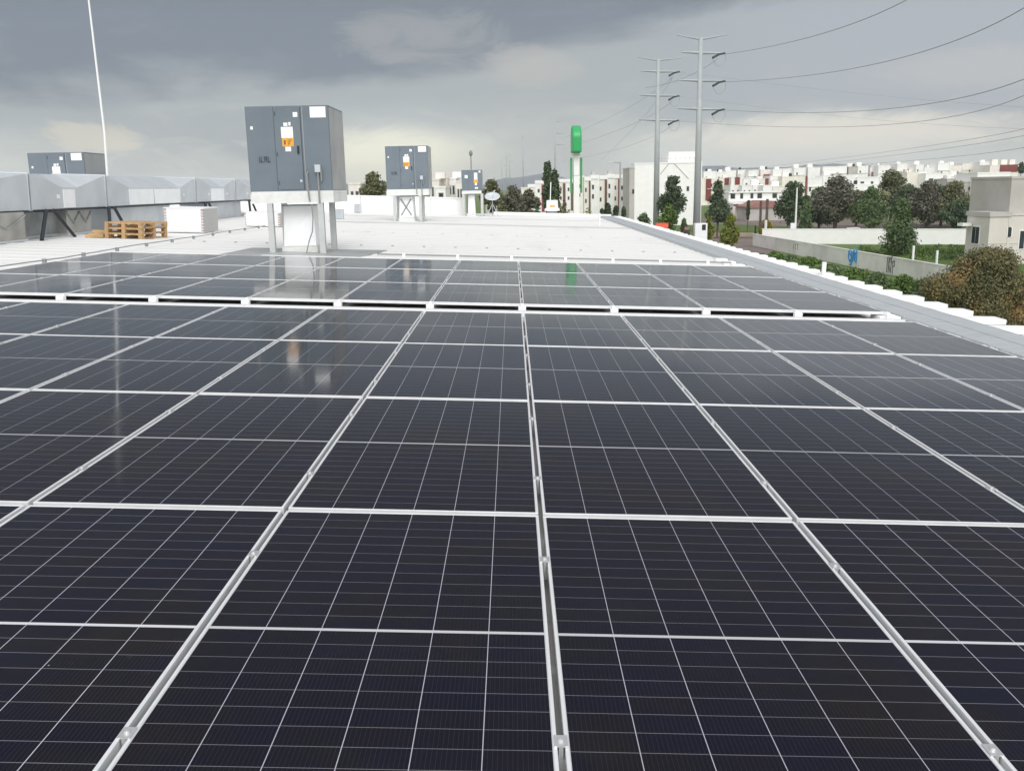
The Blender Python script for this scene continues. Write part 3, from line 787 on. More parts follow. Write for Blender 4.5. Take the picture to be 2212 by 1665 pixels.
# turn the roof frame into the level world; things with legs of their own stand upright on it
upright = ('steel_stand', 'air_drop', 'satellite_dish', 'roof_vent', 'thin_mast', 'vent_pipe')
for o in [q for q in col.objects if q not in before_roof and q.parent is None]:
    k_ = o.name.split('.')[0]
    if k_ == 'air_unit':
        p = o.location.copy(); bz = p.z-ROOF
        nb = TILT @ Vector((p.x, p.y, ROOF)); o.location = nb+Vector((0, 0, bz))
    elif k_ in upright: o.location = TILT @ o.location if o.type == 'EMPTY' else o.location; 
    if k_ == 'vent_pipe': o.matrix_basis = TILT @ o.matrix_basis
    elif k_ not in upright and k_ != 'air_unit': o.matrix_basis = TILT @ o.matrix_basis
FW, RT, UP = WORLD_AXES
# ------------------------------------------------------------------ green sign totem
Ys = 75.0
q = atY(1244.5, 331, Ys); ztop = atY(1244.5, 272, Ys).z; zb = q.z; hgt = ztop-zb
k = Ys/2045.0*1.0
e = empty('sign_totem', (q.x, Ys, G0), 'tall white totem with rounded green sign on top and green side fins', 'sign')
zz = lambda py: atY(1244.5, py, Ys).z-G0
B(-6.3*k, 6.3*k, -.35, .35, 0, zz(336)).build('column', M['white'], e, bevel=.03)
dsk = []; rr_ = hgt*.5
for j in range(33):
    t = math.pi*j/32; dsk.append((1.15*math.cos(t), zz(331)+hgt-1.0+1.0*math.sin(t)))
dsk += [(-1.15, zz(331)), (1.15, zz(331))]
MB().prismx(dsk, -10.0*k, 10.0*k).build('sign_head', M['green'], e, bevel=.13)
B(-11*k, 11*k, -.5, .5, zz(335), zz(331.4)).build('sign_base', M['white'], e, bevel=.02)
for s in (-1, 1): B(s*10.8*k-.07, s*10.8*k+.07, -.25, .25, zz(417), zz(341)).build('fin', M['green'], e)
for z in (zz(380),): B(-6.5*k, 6.5*k, -.36, .36, z, z+.04).build('joint', M['seam'], e)

# ------------------------------------------------------------------ transmission towers and wires
def tower(px, ybase, ytop, Yd, wb, wt, arms, horns, label, jump=True):
    """arms: (y, left px, right px) in photo pixels at the tower's distance"""
    b = atY(px, ybase, Yd); kk = Yd/2045.0
    tpp = atY(px-(ytop-ybase)*-.0, ytop, Yd)
    x0 = b.x
    e = empty('power_pole', (x0, Yd, T(x0, Yd)), label, 'power pole', 'tall steel power poles')
    g_ = T(x0, Yd); H_ = atY(px, ytop, Yd).z-g_
    MB().tube([(0, 0, 0), (0, 0, H_*.5), (0, 0, H_)], [wb*kk/2, (wb+wt)*kk/4, wt*kk/2], 12).build('shaft', M['steel_pole'], e, smooth=True)
    tips = []
    for y, l, r_ in arms:
        z = atY(px, y, Yd).z-g_
        ar = MB(); ar.tube([(l*kk, 0, z+.15), (0, 0, z), (r_*kk, 0, z-.1)], [.09, .20, .09], 8)
        a_ = ar.build('crossarm', M['steel_pole'], e)
        if jump:
            ins = MB(); ins.tube([(r_*kk-.1, 0, z-.1), (r_*kk-1.1, -.9, z-.35)], .13, 8); ins.tube([(r_*kk-1.15, -.9, z-.4), (r_*kk-2.0, -1.7, z-.85)], .15, 8)
            ins.build('insulator', M['insul'], a_)
            lp = MB(); lp.tube([(r_*kk, 0, z-.2), (r_*kk+.05, 0, z-1.0), (r_*kk-.6, -.4, z-1.8), (r_*kk-1.4, -1, z-1.7), (r_*kk-2.0, -1.6, z-1.0)], .02, 5).build('jumper', M['wire'], a_)
        tips.append(Vector((x0+r_*kk, Yd, g_+z-.2)))
    if horns:
        y, l, yl, r_, yr = horns
        z = atY(px, y, Yd).z-g_
        MB().tube([(l*kk, 0, z+(y-yl)*kk), (0, 0, z), (r_*kk, 0, z+(y-yr)*kk)], [.06, .13, .06], 8).build('earth_wire_arm', M['steel_pole'], e)
    return tips
D1, D2 = 128.0, 156.0
tips1 = tower(1504, 520, 81, D1, 17, 9.5, [(115, -40, 52), (175, -44, 54), (236, -46, 54)], (86, -52, 76, 57, 77), 'nearer and taller grey steel power pole with four crossarms')
tips2 = tower(1417, 490, 128, D2, 14, 8, [(155, -37, 46), (207, -38, 46), (260, -40, 46)], (131, -45, 124, 51, 127), 'second grey steel power pole just left of the nearest one')
tower(1200, 440, 245, 420.0, 4.2, 2.5, [(262, -1, 20), (288, -1, 20), (313, -1, 20)], None, 'distant grey power pole with arms pointing right, left of green sign', False)
tower(1131, 420, 292, 620.0, 3.2, 2.0, [(300, -3, 3)], None, 'distant bare thin power pole left of the dark conifer', False)
tower(1095, 420, 328, 800.0, 2.4, 1.8, [(342, -6, 4), (358, -6, 4)], None, 'left pole of the distant pair behind the dish', False)
tower(1102, 420, 328, 800.0, 2.4, 1.8, [(336, -4, 7), (350, -4, 7)], None, 'right pole of the distant pair behind the dish', False)
tower(1085, 420, 341, 800.0, 1.8, 1.3, [(348, -2, 2)], None, 'short distant pole left of the distant pair', False)
q = atY(1018, 372, 300); g_ = T(q.x, 300)
e = empty('radio_mast', (q.x, 300, g_), 'far thin mast with a round head behind the smallest air unit', 'mast')
z1 = atY(1018, 331, 300).z-g_
MB().tube([(0, 0, 0), (0, 0, z1-.6)], .16, 8).build('mast', M['far_pole'], e)
MB().tube([(0, 0, z1-1.0), (0, 0, z1-.5), (0, 0, z1+.3), (0, 0, z1+.9)], [.15, .55, .55, .15], 12).build('head', M['far_pole'], e)

def wire(pts, r, label, r1=None):
    """pts: (px, py, distance); a smooth curve through three or four points"""
    P = [atY(*p) for p in pts]
    if len(P) == 3:
        a, m_, b = P
        c = m_*2-(a+b)*.5
        out = [(a*(1-t)**2+c*2*t*(1-t)+b*t*t) for t in [i/28 for i in range(29)]]
    else: out = P
    n = len(out); r1 = r1 or r
    tag(MB().tube(out, [.78*(r+(r1-r)*i/(n-1)) for i in range(n)], 5, False).build('power_line', M['wire']), label, 'power line', 'power lines in the sky')
def tip(t_): # pixel of a world point
    v = t_-CP; d = v.dot(FW); return (1106+FPX*v.dot(RT)/d, 832.5-FPX*v.dot(UP)/d)
a = tip(tips1[0]); wire([(a[0], a[1], D1), (1770, 75, 88), (2010, -30, 60)], .035, 'uppermost power line rising from the nearest pole to the top edge')
a = tip(tips1[1]); wire([(a[0], a[1], D1), (1885, 140, 85), (2260, -14, 55)], .035, 'second power line from the nearest pole towards the top right corner')
a = tip(tips1[2]); wire([(a[0], a[1], D1), (1890, 238, 85), (2260, 150, 55)], .032, 'third power line from the lowest arm of the nearest pole')
a = tip(tips2[2]); wire([(a[0], a[1], D2), (1860, 273, 100), (2260, 180, 60)], .028, 'faint power line from the lowest arm of the second pole')
a = tip(tips2[0]); wire([(a[0], a[1], D2), (1880, 205, 160), (2260, 235, 130)], .018, 'very faint flat power line from the second pole at mid height')
a = tip(tips2[1]); wire([(a[0], a[1], D2), (1880, 258, 160), (2260, 280, 130)], .018, 'very faint flat power line below the third one')
wire([(1640, 362, 260), (1960, 322, 140), (2260, 262, 75)], .028, 'upper of three low power lines above the far houses')
wire([(1700, 362, 260), (1975, 330, 140), (2260, 280, 75)], .028, 'middle of three low power lines above the far houses')
wire([(1760, 362, 260), (1995, 345, 140), (2260, 308, 75)], .028, 'lowest of three low power lines above the far houses')
for i, (t_, (x2, y2)) in enumerate(((tips2[0], (1215, 300)), (tips2[1], (1215, 322)), (tips2[2], (1215, 350)), (tips2[0], (1300, 345)), (tips1[0], (1395, 190)))):
    a = tip(t_); a = (a[0]-16, a[1]+10)
    xm, ym = (a[0]+x2)/2, (a[1]+y2)/2+12
    wire([(a[0], a[1], D2 if i < 4 else D1), (xm, ym, 260 if i < 4 else 140), (x2, y2, 410 if i < 4 else D2)], .03, 'faint power line sagging away left of the poles, '+('topmost', 'second', 'third', 'steepest', 'short one between the two poles')[i])

# ------------------------------------------------------------------ plants
def leaves(rng, centers, radii, n, size, flat=.8):
    n = int(n*2.2)
    C_ = np.array(centers, float); Rr = np.array(radii, float)
    wgt = (Rr[:, 0]*Rr[:, 1]*Rr[:, 2])**.67; wgt /= wgt.sum()
    idx = rng.choice(len(C_), n, p=wgt)
    n = int(n); d = rng.normal(size=(n, 3)); d /= np.linalg.norm(d, axis=1)[:, None]
    rad = rng.random(n)**.45
    p = C_[idx]+d*rad[:, None]*Rr[idx]*(1+.12*rng.normal(size=(n, 1)))
    nrm = d+.9*rng.normal(size=(n, 3)); nrm[:, 2] += .3; nrm /= np.linalg.norm(nrm, axis=1)[:, None]
    a = np.cross(nrm, rng.normal(size=(n, 3))); a /= np.linalg.norm(a, axis=1)[:, None]
    b = np.cross(nrm, a); s = size*(.55+.9*rng.random((n, 1)))
    v = np.stack([p-a*s, p-b*s*.6, p+a*s, p+b*s*.6], 1).reshape(-1, 3)
    return v
def leafobj(name, v, m_, parent):
    n = len(v)//4; me = bpy.data.meshes.new(name)
    me.vertices.add(len(v)); me.vertices.foreach_set('co', v.astype(np.float32).ravel())
    me.loops.add(n*4); me.loops.foreach_set('vertex_index', np.arange(n*4, dtype=np.int32))
    me.polygons.add(n); me.polygons.foreach_set('loop_start', np.arange(0, n*4, 4, dtype=np.int32))
    me.update(calc_edges=True); me.validate(); me.materials.append(m_)
    o = bpy.data.objects.new(name, me); col.objects.link(o)
    if parent: o.parent = parent
    return o
seed = [10]
def tree(px, ytop, ybase, wpx, Yd, kind, label, name='tree', shape='round', n=2600, trunk=True, group=None, gap=0, cat='tree'):
    seed[0] += 1; rng = np.random.default_rng(seed[0]); kk = Yd/2045.0
    g_ = T(atY(px, 450, Yd).x, Yd); x0 = atY(px, (ytop+ybase)/2, Yd).x
    z1 = atY(px, ytop, Yd).z-g_; zb = max(0, atY(px, ybase, Yd).z-g_)
    hw = wpx*kk/2; H_ = z1
    e = empty(name, (x0, Yd, g_), label, cat, group)
    if shape == 'bush': trunk = False
    c0 = 0.0 if shape == 'bush' else (zb if zb > .5 else z1*.12)
    ch = z1-c0
    cs, rs = [], []
    m_ = {'round': 16, 'cone': 14, 'col': 9, 'bush': 14, 'loose': 18}[shape]
    for i in range(m_):
        t = (i+.5)/m_
        if shape == 'cone': wr = (1-t)**.8*.75+.10
        elif shape == 'col': wr = .55+.35*math.sin(t*math.pi)
        elif shape == 'bush': wr = math.sqrt(max(.05, 1-t*t))*.8
        else: wr = math.sin(math.pi*min(1, .16+t*.80))**.7*.72
        ang = rng.random()*6.283; off = wr*hw*(rng.random()**.6)*(.75 if shape in ('round', 'loose', 'bush') else .35)
        rr = hw*(.34 if shape in ('round', 'bush') else .27 if shape == 'loose' else .6*wr+.15)*(.75+.5*rng.random())
        zc_ = c0+ch*(.08+.84*t)
        rr = min(rr, max(.15*hw, z1-zc_+.02*ch))
        cs.append((off*math.cos(ang), off*math.sin(ang)*.9, zc_)); rs.append((rr, rr, rr*(.75 if shape != 'col' else 1.6)))
    # outline anchors left/right/top
    if shape in ('round', 'bush', 'loose'):
        for s in (-1, 1): cs.append((s*hw*.62, 0, c0+ch*(.35+.15*rng.random()))); rs.append((hw*.36, hw*.4, ch*.22))
        cs.append((hw*.1*rng.normal(), 0, c0+ch*.84)); rs.append((hw*.34, hw*.34, ch*.16))
        if shape != 'loose': cs.append((0, 0, c0+ch*.45)); rs.append((hw*.62, hw*.6, ch*.38))
    leafobj('crown', leaves(rng, cs, rs, n, max(.085 if Yd > 65 else .068, .00135*Yd if Yd > 65 else 0)), L[kind], e)
    if trunk:
        tr = MB(); rt = max(.08, hw*.06)
        tr.tube([(0, 0, -.2), (.05*hw, 0, c0+ch*.2), (0, .03*hw, c0+ch*.7)], [rt*1.3, rt, rt*.35], 8)
        for i in range(5):
            c_ = cs[rng.integers(len(cs))]; zz_ = c0+ch*(.1+.1*i)
            tr.tube([(0.03*hw, 0, zz_), (c_[0]*.5, c_[1]*.5, zz_+(c_[2]-zz_)*.6), (c_[0], c_[1], c_[2])], [rt*.5, rt*.3, rt*.12], 5)
        tr.build('trunk', M['bark'], e)
    return e
# behind the roof, left
tree(806, 371, 440, 66, 82, 'olive', 'dark green bushy tree between the nearest and second air units', n=2200)
tree(1062, 386, 462, 56, 88, 'olive', 'olive brown tree just right of the smallest air unit', n=1600, shape='loose')
tree(1108, 400, 468, 60, 84, 'grey', 'greyish scrubby tree behind the satellite dish', n=1700)
tree(1142, 408, 468, 56, 80, 'grey', 'sparse grey green shrub right of the dish', n=1300, shape='loose')
tree(1125, 430, 470, 120, 83, 'grey', 'wide scrubby hedge along the far roof edge behind the dish', shape='bush', n=2600, name='hedge', cat='hedge')
tree(1205, 436, 470, 60, 88, 'olive', 'dark olive shrub mass behind the round roof vent', shape='bush', n=1500, name='bush', cat='bush')
tree(1320, 458, 474, 90, 116, 'dark', 'low dark hedge right of the green sign under the cypresses', shape='bush', n=1700, name='hedge', cat='hedge')
tree(1086, 425, 464, 60, 78, 'olive', 'low olive bush directly behind the satellite dish', shape='bush', n=1500, name='bush', cat='bush')
tree(1160, 440, 466, 50, 77, 'mid', 'low green bush left of the round roof vent', shape='bush', n=1300, name='bush', cat='bush')
tree(1184, 348, 466, 32, 92, 'dark', 'tall dark narrow conifer left of the green sign', shape='col', n=2400, name='conifer')
tree(1199, 366, 466, 26, 92, 'dark', 'shorter dark conifer touching the tall narrow one', shape='col', n=1300, name='conifer')
tree(1216, 430, 466, 36, 84, 'olive', 'small dark shrub at the left foot of the green sign', shape='bush', n=900, name='bush', cat='bush')
tree(1228, 452, 467, 22, 78, 'gold', 'tiny yellowish shrub left of the sign column', shape='bush', n=500, name='bush', cat='bush')
tree(1272, 450, 470, 46, 79, 'yellow', 'yellow green low bush right of the sign column', shape='bush', n=900, name='bush', cat='bush')
for i, (x, yt, w_) in enumerate(((1313, 441, 17), (1330, 446, 12), (1347, 448, 12), (1300, 452, 12))):
    tree(x, yt, 474, w_, 110, 'dark', 'small dark clipped cypress near the street lamp, '+('widest of four', 'second from the right', 'rightmost', 'leftmost')[i], shape='col', n=600, name='cypress', group='small cypresses by the street lamp')
tree(1388, 459, 485, 60, 112, 'mid', 'long low green hedge left of the second power pole', shape='bush', n=1800, name='hedge', cat='hedge')
tree(1346, 464, 484, 40, 112, 'mid', 'short green hedge at the far corner of the roof', shape='bush', n=900, name='hedge', cat='hedge')
tree(1451, 379, 478, 66, 150, 'dark', 'dark round tree in front of the large white building', n=2800)
tree(1443, 437, 507, 46, 128, 'bright', 'bright green small tree between the two power poles', n=1500)
tree(1478, 470, 500, 26, 126, 'mid', 'small green shrub left of the nearest power pole', shape='bush', n=700, name='bush', cat='bush')
tree(1551, 384, 478, 66, 150, 'dark', 'dark pointed tree just right of the nearest power pole', shape='cone', n=2800)
tree(1531, 466, 498, 28, 140, 'yellow', 'small yellow green shrub beneath the dark pointed tree', shape='bush', n=700, name='bush', cat='bush')
tree(1577, 459, 516, 44, 118, 'yellow', 'rounded yellow green willow like tree beside the road', n=1900, shape='bush')
tree(1712, 391, 492, 84, 150, 'dark', 'broad dark green tree behind the white flag pole', n=3200)
tree(1740, 415, 518, 46, 140, 'mid', 'narrow mid green tree right of the white flag pole', shape='cone', n=1900)
tree(1805, 378, 512, 124, 165, 'grey', 'wide brownish dark tree behind the white boundary wall', n=4200)
tree(1880, 402, 512, 92, 160, 'mid', 'green tree in the middle of the tree row behind the wall', n=2600)
tree(1926, 366, 480, 94, 190, 'olive', 'tall sparse olive tree rising above its neighbours', shape='loose', n=2400)
tree(2003, 388, 512, 104, 170, 'grey', 'purplish grey tree with thin foliage near the beige house', n=3400)
tree(2062, 390, 512, 104, 168, 'olive', 'rounded olive tree left of the beige house', n=3200)
tree(2066, 432, 512, 90, 160, 'dark', 'dark green tree low beside the beige house', n=2200)
tree(1946, 421, 552, 96, 108, 'mid', 'mid green conical tree inside the walled lot', shape='cone', n=3600)
tree(1770, 402, 510, 90, 172, 'dark', 'dark tree filling the gap left of the wide brownish tree', n=2600)
tree(1850, 410, 510, 80, 178, 'olive', 'olive tree showing between the brownish tree and the green one', n=2400)
tree(1962, 398, 510, 90, 180, 'dark', 'dark tree mass behind the conical tree in the lot', n=2600)
tree(2034, 400, 510, 90, 176, 'dark', 'dark tree squeezed between the grey and the olive tree', n=2600)
tree(2092, 425, 510, 60, 174, 'dark', 'dark tree directly behind the beige house corner', n=1800)
tree(2145, 413, 458, 30, 185, 'mid', 'small conical tree above the beige house parapet', shape='cone', n=1100)
tree(2206, 352, 375, 16, 300, 'dark', 'dark tree top at the right edge above the houses', n=400)
tree(1655, 474, 506, 36, 150, 'gold', 'golden yellow bush beside the wooden post', shape='bush', n=1000, name='bush', cat='bush')
for i, (x, yt, yb, w_) in enumerate(((1616, 432, 478, 7),)):
    tree(x, yt, yb, w_, 165, 'dark', 'thin dark cypress standing in front of the low warehouse', shape='col', n=600, name='cypress')
# the big orange-tinged bush at lower right
tree(2128, 533, 712, 286, 56, 'orange', 'big rounded bush with orange blossom at the right edge', shape='bush', n=38000, name='bush', cat='bush')
# leafy strip in front of the wall: individual shrubs
sh_ = [(1640, 548, 568, 34), (1672, 545, 572, 30), (1705, 553, 585, 40), (1745, 556, 592, 46), (1790, 572, 612, 50), (1842, 578, 630, 60), (1893, 588, 650, 60), (1950, 592, 668, 66), (1995, 600, 680, 50), (1560, 540, 560, 30)]
for i, (x, yt, yb, w_) in enumerate(sh_):
    w_ = w_*1.35
    Yd = atZ(x, max(yt+14, yb-22), G0).y
    tree(x, yt, yb, w_, Yd, 'bright' if i % 2 else 'mid', f'leafy green shrub along the foot of the grey wall, {ORD[i]} from the left' if i < 9 else 'small green shrub at the near end of the road', shape='bush', n=1700, name='shrub', group='shrubs along the grey wall' if i < 9 else None, cat='shrub')

for i, (x, yt, yb, w_) in enumerate([(1728, 566, 590, 60), (1775, 580, 606, 66), (1830, 592, 625, 76), (1880, 606, 650, 84), (1930, 618, 672, 90), (1975, 632, 690, 80), (1690, 560, 580, 50)]):
    tree(x, yt, yb, w_, atZ(x, yb-6, G0).y, ('bright', 'mid')[i % 2], f'low ground shrub between roof eave and wall, {ORD[i]} of seven', shape='bush', n=1500, name='shrub', group='low shrubs between eave and wall', cat='shrub')
# ------------------------------------------------------------------ roads, lawns
def patch(name, px, m_, z=.02, kind='structure'):
    P = [atZ(x, y, G0+z) for x, y in px]
    mb = MB().add([(p.x, p.y, G0+z) for p in P], [tuple(range(len(P)))])
    return tag(mb.build(name, m_), kind=kind)
patch('road', [(1420, 560), (1560, 620), (1640, 570), (1700, 512), (1640, 508), (1500, 511)], M['road'], .03)
patch('pavement', [(1490, 509), (1500, 514), (1640, 512), (1700, 508), (1640, 503), (1530, 502)], M['kerbtan'], .12)
patch('lawn', [(1400, 500), (1530, 501), (1700, 500), (1850, 494), (1700, 479), (1500, 477), (1400, 478)], M['grassgreen'], .05)
patch('lawn', [(1880, 560), (1960, 577), (2230, 590), (2230, 525), (1860, 530)], M['grassgreen'], .04)
patch('road', [(1250, 480), (1400, 480), (1840, 493), (2200, 488), (2200, 480), (1400, 472)], M['road'], .07)

rngt = np.random.default_rng(5)
cc = []
for i in range(260):
    px_ = rngt.uniform(1860, 2100); py_ = rngt.uniform(533, 562)
    p = atZ(px_, py_, G0); cc.append((p.x, p.y, G0+.12))
tf = leafobj('tall_grass', leaves(rngt, cc, [(.5, .5, .22)]*len(cc), 4500, .11), L['bright'], None)
tag(tf, 'rough green grass tufts growing in the walled lot', 'grass', kind='stuff')
# ------------------------------------------------------------------ boundary walls with sprayed marks
def wall_obj(name, pts, h, m_, label, th=.2, cat='wall', pillars=0):
    a, b = Vector(pts[0]), Vector(pts[1]); d = (b-a).normalized(); n_ = Vector((-d.y, d.x, 0))*th
    e = empty(name, a, label, cat)
    Lg = (b-a).length; ang = math.atan2(d.y, d.x); e.rotation_euler.z = ang
    B(0, Lg, -th/2, th/2, -.3, h).build('wall_face', m_, e)
    B(-.04, Lg+.04, -th/2-.04, th/2+.04, h+.002, h+.08).build('coping', m_, e)
    for i in range(pillars):
        x = Lg*(i+.5)/pillars; B(x-.15, x+.15, -th/2-.03, th/2+.03, -.3, h-.003).build('pillar', m_, e)
    return e, Lg
def gpt(x, y): p = atZ(x, y, G0); return (p.x, p.y, G0)
A1 = gpt(1627, 531); A2 = gpt(2052, 620)
hw_ = atY(1630, 506, A1[1]).z-G0
we, WL = wall_obj('boundary_wall', (A2, A1), hw_, M['greywall'], 'long grey beige boundary wall with spray paint facing the roof', pillars=6)
C1 = gpt(1700, 519); C2 = gpt(2110, 529)
wall_obj('boundary_wall', (gpt(1646, 526), gpt(2110, 529)), atY(1900, 495, gpt(1900, 527)[1]).z-G0, M['white'], 'bright white boundary wall at the back of the grassy lot')
wall_obj('boundary_wall', (A2, gpt(2190, 600)), hw_, M['greywall'], 'short grey wall piece right of the grassy lot posts')
def spray(cx_, cz, strokes, m_, label_name, s=1.0, r=.05):
    mb = MB()
    for st_ in strokes:
        mb.tube([(cx_-a*s, .105+.004, cz+b*s) for a, b in st_], r, 4)
    o = mb.build(label_name, m_, we); return o
# the wall local x runs from near (A2) to far (A1); its picture-facing side is +y or -y: paint both offsets toward the camera
def wx(px):   # local x for a photo column
    a, b = Vector(A2), Vector(A1); best = min(((abs(tip(a.lerp(b, i/200))[0]-px), i) for i in range(201)))[1]
    return WL*best/200
def spray_side():
    a, b = Vector(A2), Vector(A1); d = (b-a).normalized(); n_ = Vector((-d.y, d.x, 0))
    return 1 if n_.dot(CP-a) > 0 else -1
SS = spray_side()
def glyphs(px, cz, strokes, m_, s, r):
    mb = MB(); cx_ = wx(px)
    for st_ in strokes:
        for p0, p1 in zip(st_[:-1], st_[1:]):
            mb.bar((cx_-SS*-1*p0[0]*s*-1 if False else cx_+(-p0[0]*s), SS*.112, cz+p0[1]*s), (cx_+(-p1[0]*s), SS*.112, cz+p1[1]*s), r)
    mb.build('graffiti', m_, we)
blue = [[(-1.0, .6), (-1.1, -.1), (-.7, -.5), (-.35, -.2), (-.4, .5), (-.8, .7)], [(-.35, .6), (-.3, -.8), (-.7, -.8)], [(.0, -.5), (.1, .5), (.3, .8), (.2, .2)], [(.9, .5), (.45, .35), (.45, -.3), (.9, -.5), (.95, .9)], [(-.9, .3), (-.5, .1)], [(.55, .1), (.8, .0)]]
glyphs(1843, 1.0, blue, M['blue_paint'], 1.0, .15)
tagk = [[(-.9, -1), (-.85, .7), (-.6, .9)], [(-.5, -1), (-.45, .8)], [(-.45, .1), (.0, .9)], [(-.45, .0), (.0, -.9)], [(.1, -1), (.2, .9), (.5, 1.0)], [(0, .3), (.4, .3)], [(.6, -1.1), (.6, .4), (1.0, .5), (1.05, -.1), (.65, -.2)]]
glyphs(1926, .95, tagk, M['ink'], .8, .07)
glyphs(1722, 1.0, [[(-1.4, -.4), (-1.4, .3)], [(-.9, .3), (-.3, .35)], [(-.6, .3), (-.6, -.5)], [(0, .4), (.7, .4), (.3, .3), (.3, -.5)]], M['ink'], .8, .04)
for i, (x, y1, y0) in enumerate(((1974, 531, 565), (2025, 541, 565))):
    p = gpt(x, y0+30); q = atY(x, y1, p[1])
    tag(B(q.x-.08, q.x+.08, p[1]-.08, p[1]+.08, G0, q.z).build('fence_post', M['pole_white']), ('thicker' if i == 0 else 'thinner')+' pale post standing in the grassy lot behind the grey wall', 'post')

# ------------------------------------------------------------------ street furniture
q = atY(1340, 350, 104)
e = empty('street_lamp', (q.x, 104, G0), 'grey street lamp with arm to the left near the far roof corner', 'street lamp')
MB().tube([(0, 0, 0), (0, 0, q.z-G0)], [.14, .09], 10).build('pole', M['steel_pole'], e)
MB().tube([(0, 0, q.z-G0-.1), (-.9, 0, q.z-G0)], .05, 6).build('arm', M['steel_pole'], e)
B(-1.35, -.75, -.12, .12, q.z-G0-.1, q.z-G0+.06).build('lamp_head', M['galv'], e, bevel=.02)
q = atY(1722, 406, 138)
e = empty('flag_pole', (q.x, 138, G0), 'tall white pole in front of the broad dark tree', 'pole')
MB().tube([(0, 0, 0), (0, 0, q.z-G0)], [.17, .10], 10).build('pole', M['pole_white'], e)
q = atY(1713, 482, 137)
tag(B(q.x-.35, q.x+.35, 136.8, 137.2, G0, q.z).build('switch_box', M['white_panel'], bevel=.02), 'pale upright cabinet at the foot of the tall white pole', 'cabinet')
for i, (x, y1, wd, m_, lab) in enumerate(((1644, 434, .2, 'bark', 'dark wooden post left of the golden bush'), (1656, 430, .22, 'bark', 'dark wooden post rising out of the golden bush'), (1651, 475, .22, 'pole_white', 'short white post between the two dark posts'))):
    q = atY(x, y1, 150)
    tag(MB().tube([(q.x, 150-i*.5, G0), (q.x, 150-i*.5, q.z)], wd, 8).build('post', M[m_]), lab, 'post')
# kiosk
q = atY(1502, 483, 118); q2 = atY(1528, 505, 118)
e = empty('kiosk', (q.x, 118, G0), 'small pale kiosk with dark screen behind the nearest power pole', 'kiosk')
B(0, q2.x-q.x, 0, 1.2, 0, q.z-G0).build('kiosk_body', M['white_panel'], e, bevel=.03)
B(.55*(q2.x-q.x), .86*(q2.x-q.x), -.02, -.003, q.z-G0-.85, q.z-G0-.15).build('screen', M['black'], e)
q = atY(1484, 491, 119)
e = empty('post_box', (q.x, 119, G0), 'small red and black post box left of the nearest power pole', 'box')
B(-.28, .28, 0, .5, q.z-G0-.35, q.z-G0).build('lid', M['redroof'], e, bevel=.02); B(-.24, .24, .02, .48, 0, q.z-G0-.352).build('box_body', M['dark_open'], e)
# person sized dark shape near the wall corner: post with sign
q = atY(1632, 487, 143)
e = empty('short_post', (q.x, 143, G0), 'dark short post with slanted plate at the wall corner', 'post')
MB().tube([(0, 0, 0), (0, 0, q.z-G0)], .12, 8).build('post_tube', M['black'], e)
MB().hexa([(-.4, -.05, .3), (.15, -.05, .3), (.15, .05, .3), (-.4, .05, .3), (-.1, -.05, 1.2), (.25, -.05, 1.2), (.25, .05, 1.2), (-.1, .05, 1.2)]).build('plate', M['black'], e)

def make_car(loc, rz, m_, label, cat='car', sc_=1.0, hgt=1.45):
    e = empty('parked_car', loc, label, cat, None, rz)
    s = sc_
    body = MB().prism([(-2.1*s, .35), (-2.15*s, .75), (-1.3*s, .88), (-.75*s, hgt-.03), (.9*s, hgt), (1.55*s, .95), (2.1*s, .85), (2.15*s, .35)], -.85, .85)
    body.build('body', m_, e, bevel=.07)
    for sgn in (-1, 1):
        B_ = MB().prism([(-1.12*s, .90), (-.68*s, hgt-.12), (.80*s, hgt-.10), (1.30*s, .93)], sgn*.855-.006, sgn*.855+.006); B_.build('window', M['glasswin'], e)
        for xx in (-1.35*s, 1.3*s):
            wv = MB().tube([(xx, sgn*.70, .33), (xx, sgn*.88, .33)], .33, 16).build('wheel', M['tyre'], e)
            MB().tube([(xx, sgn*.881, .33), (xx, sgn*.90, .33)], .19, 12).build('rim', M['galv'], wv)
    MB().hexa([(1.58*s, -.7, .95), (1.60*s, -.7, .95), (1.60*s, .7, .95), (1.58*s, .7, .95), (.95*s, -.62, hgt-.06), (.97*s, -.62, hgt-.06), (.97*s, .62, hgt-.06), (.95*s, .62, hgt-.06)]).build('windscreen', M['glasswin'], e)
    return e
q = atY(1842, 491, 172); make_car((q.x, 172, q.z-1.5), R(0), M['white'], 'white car whose roof shows above the white boundary wall')
q = atY(1819, 495, 176); make_car((q.x-2, 176, q.z-1.4), R(2), M['black'], 'dark car parked left of the white car behind the wall')
q = atY(1430, 482, 126); make_car((q.x, 126, q.z-1.45), R(80), M['red'], 'bright red orange car beside the foot of the second power pole')

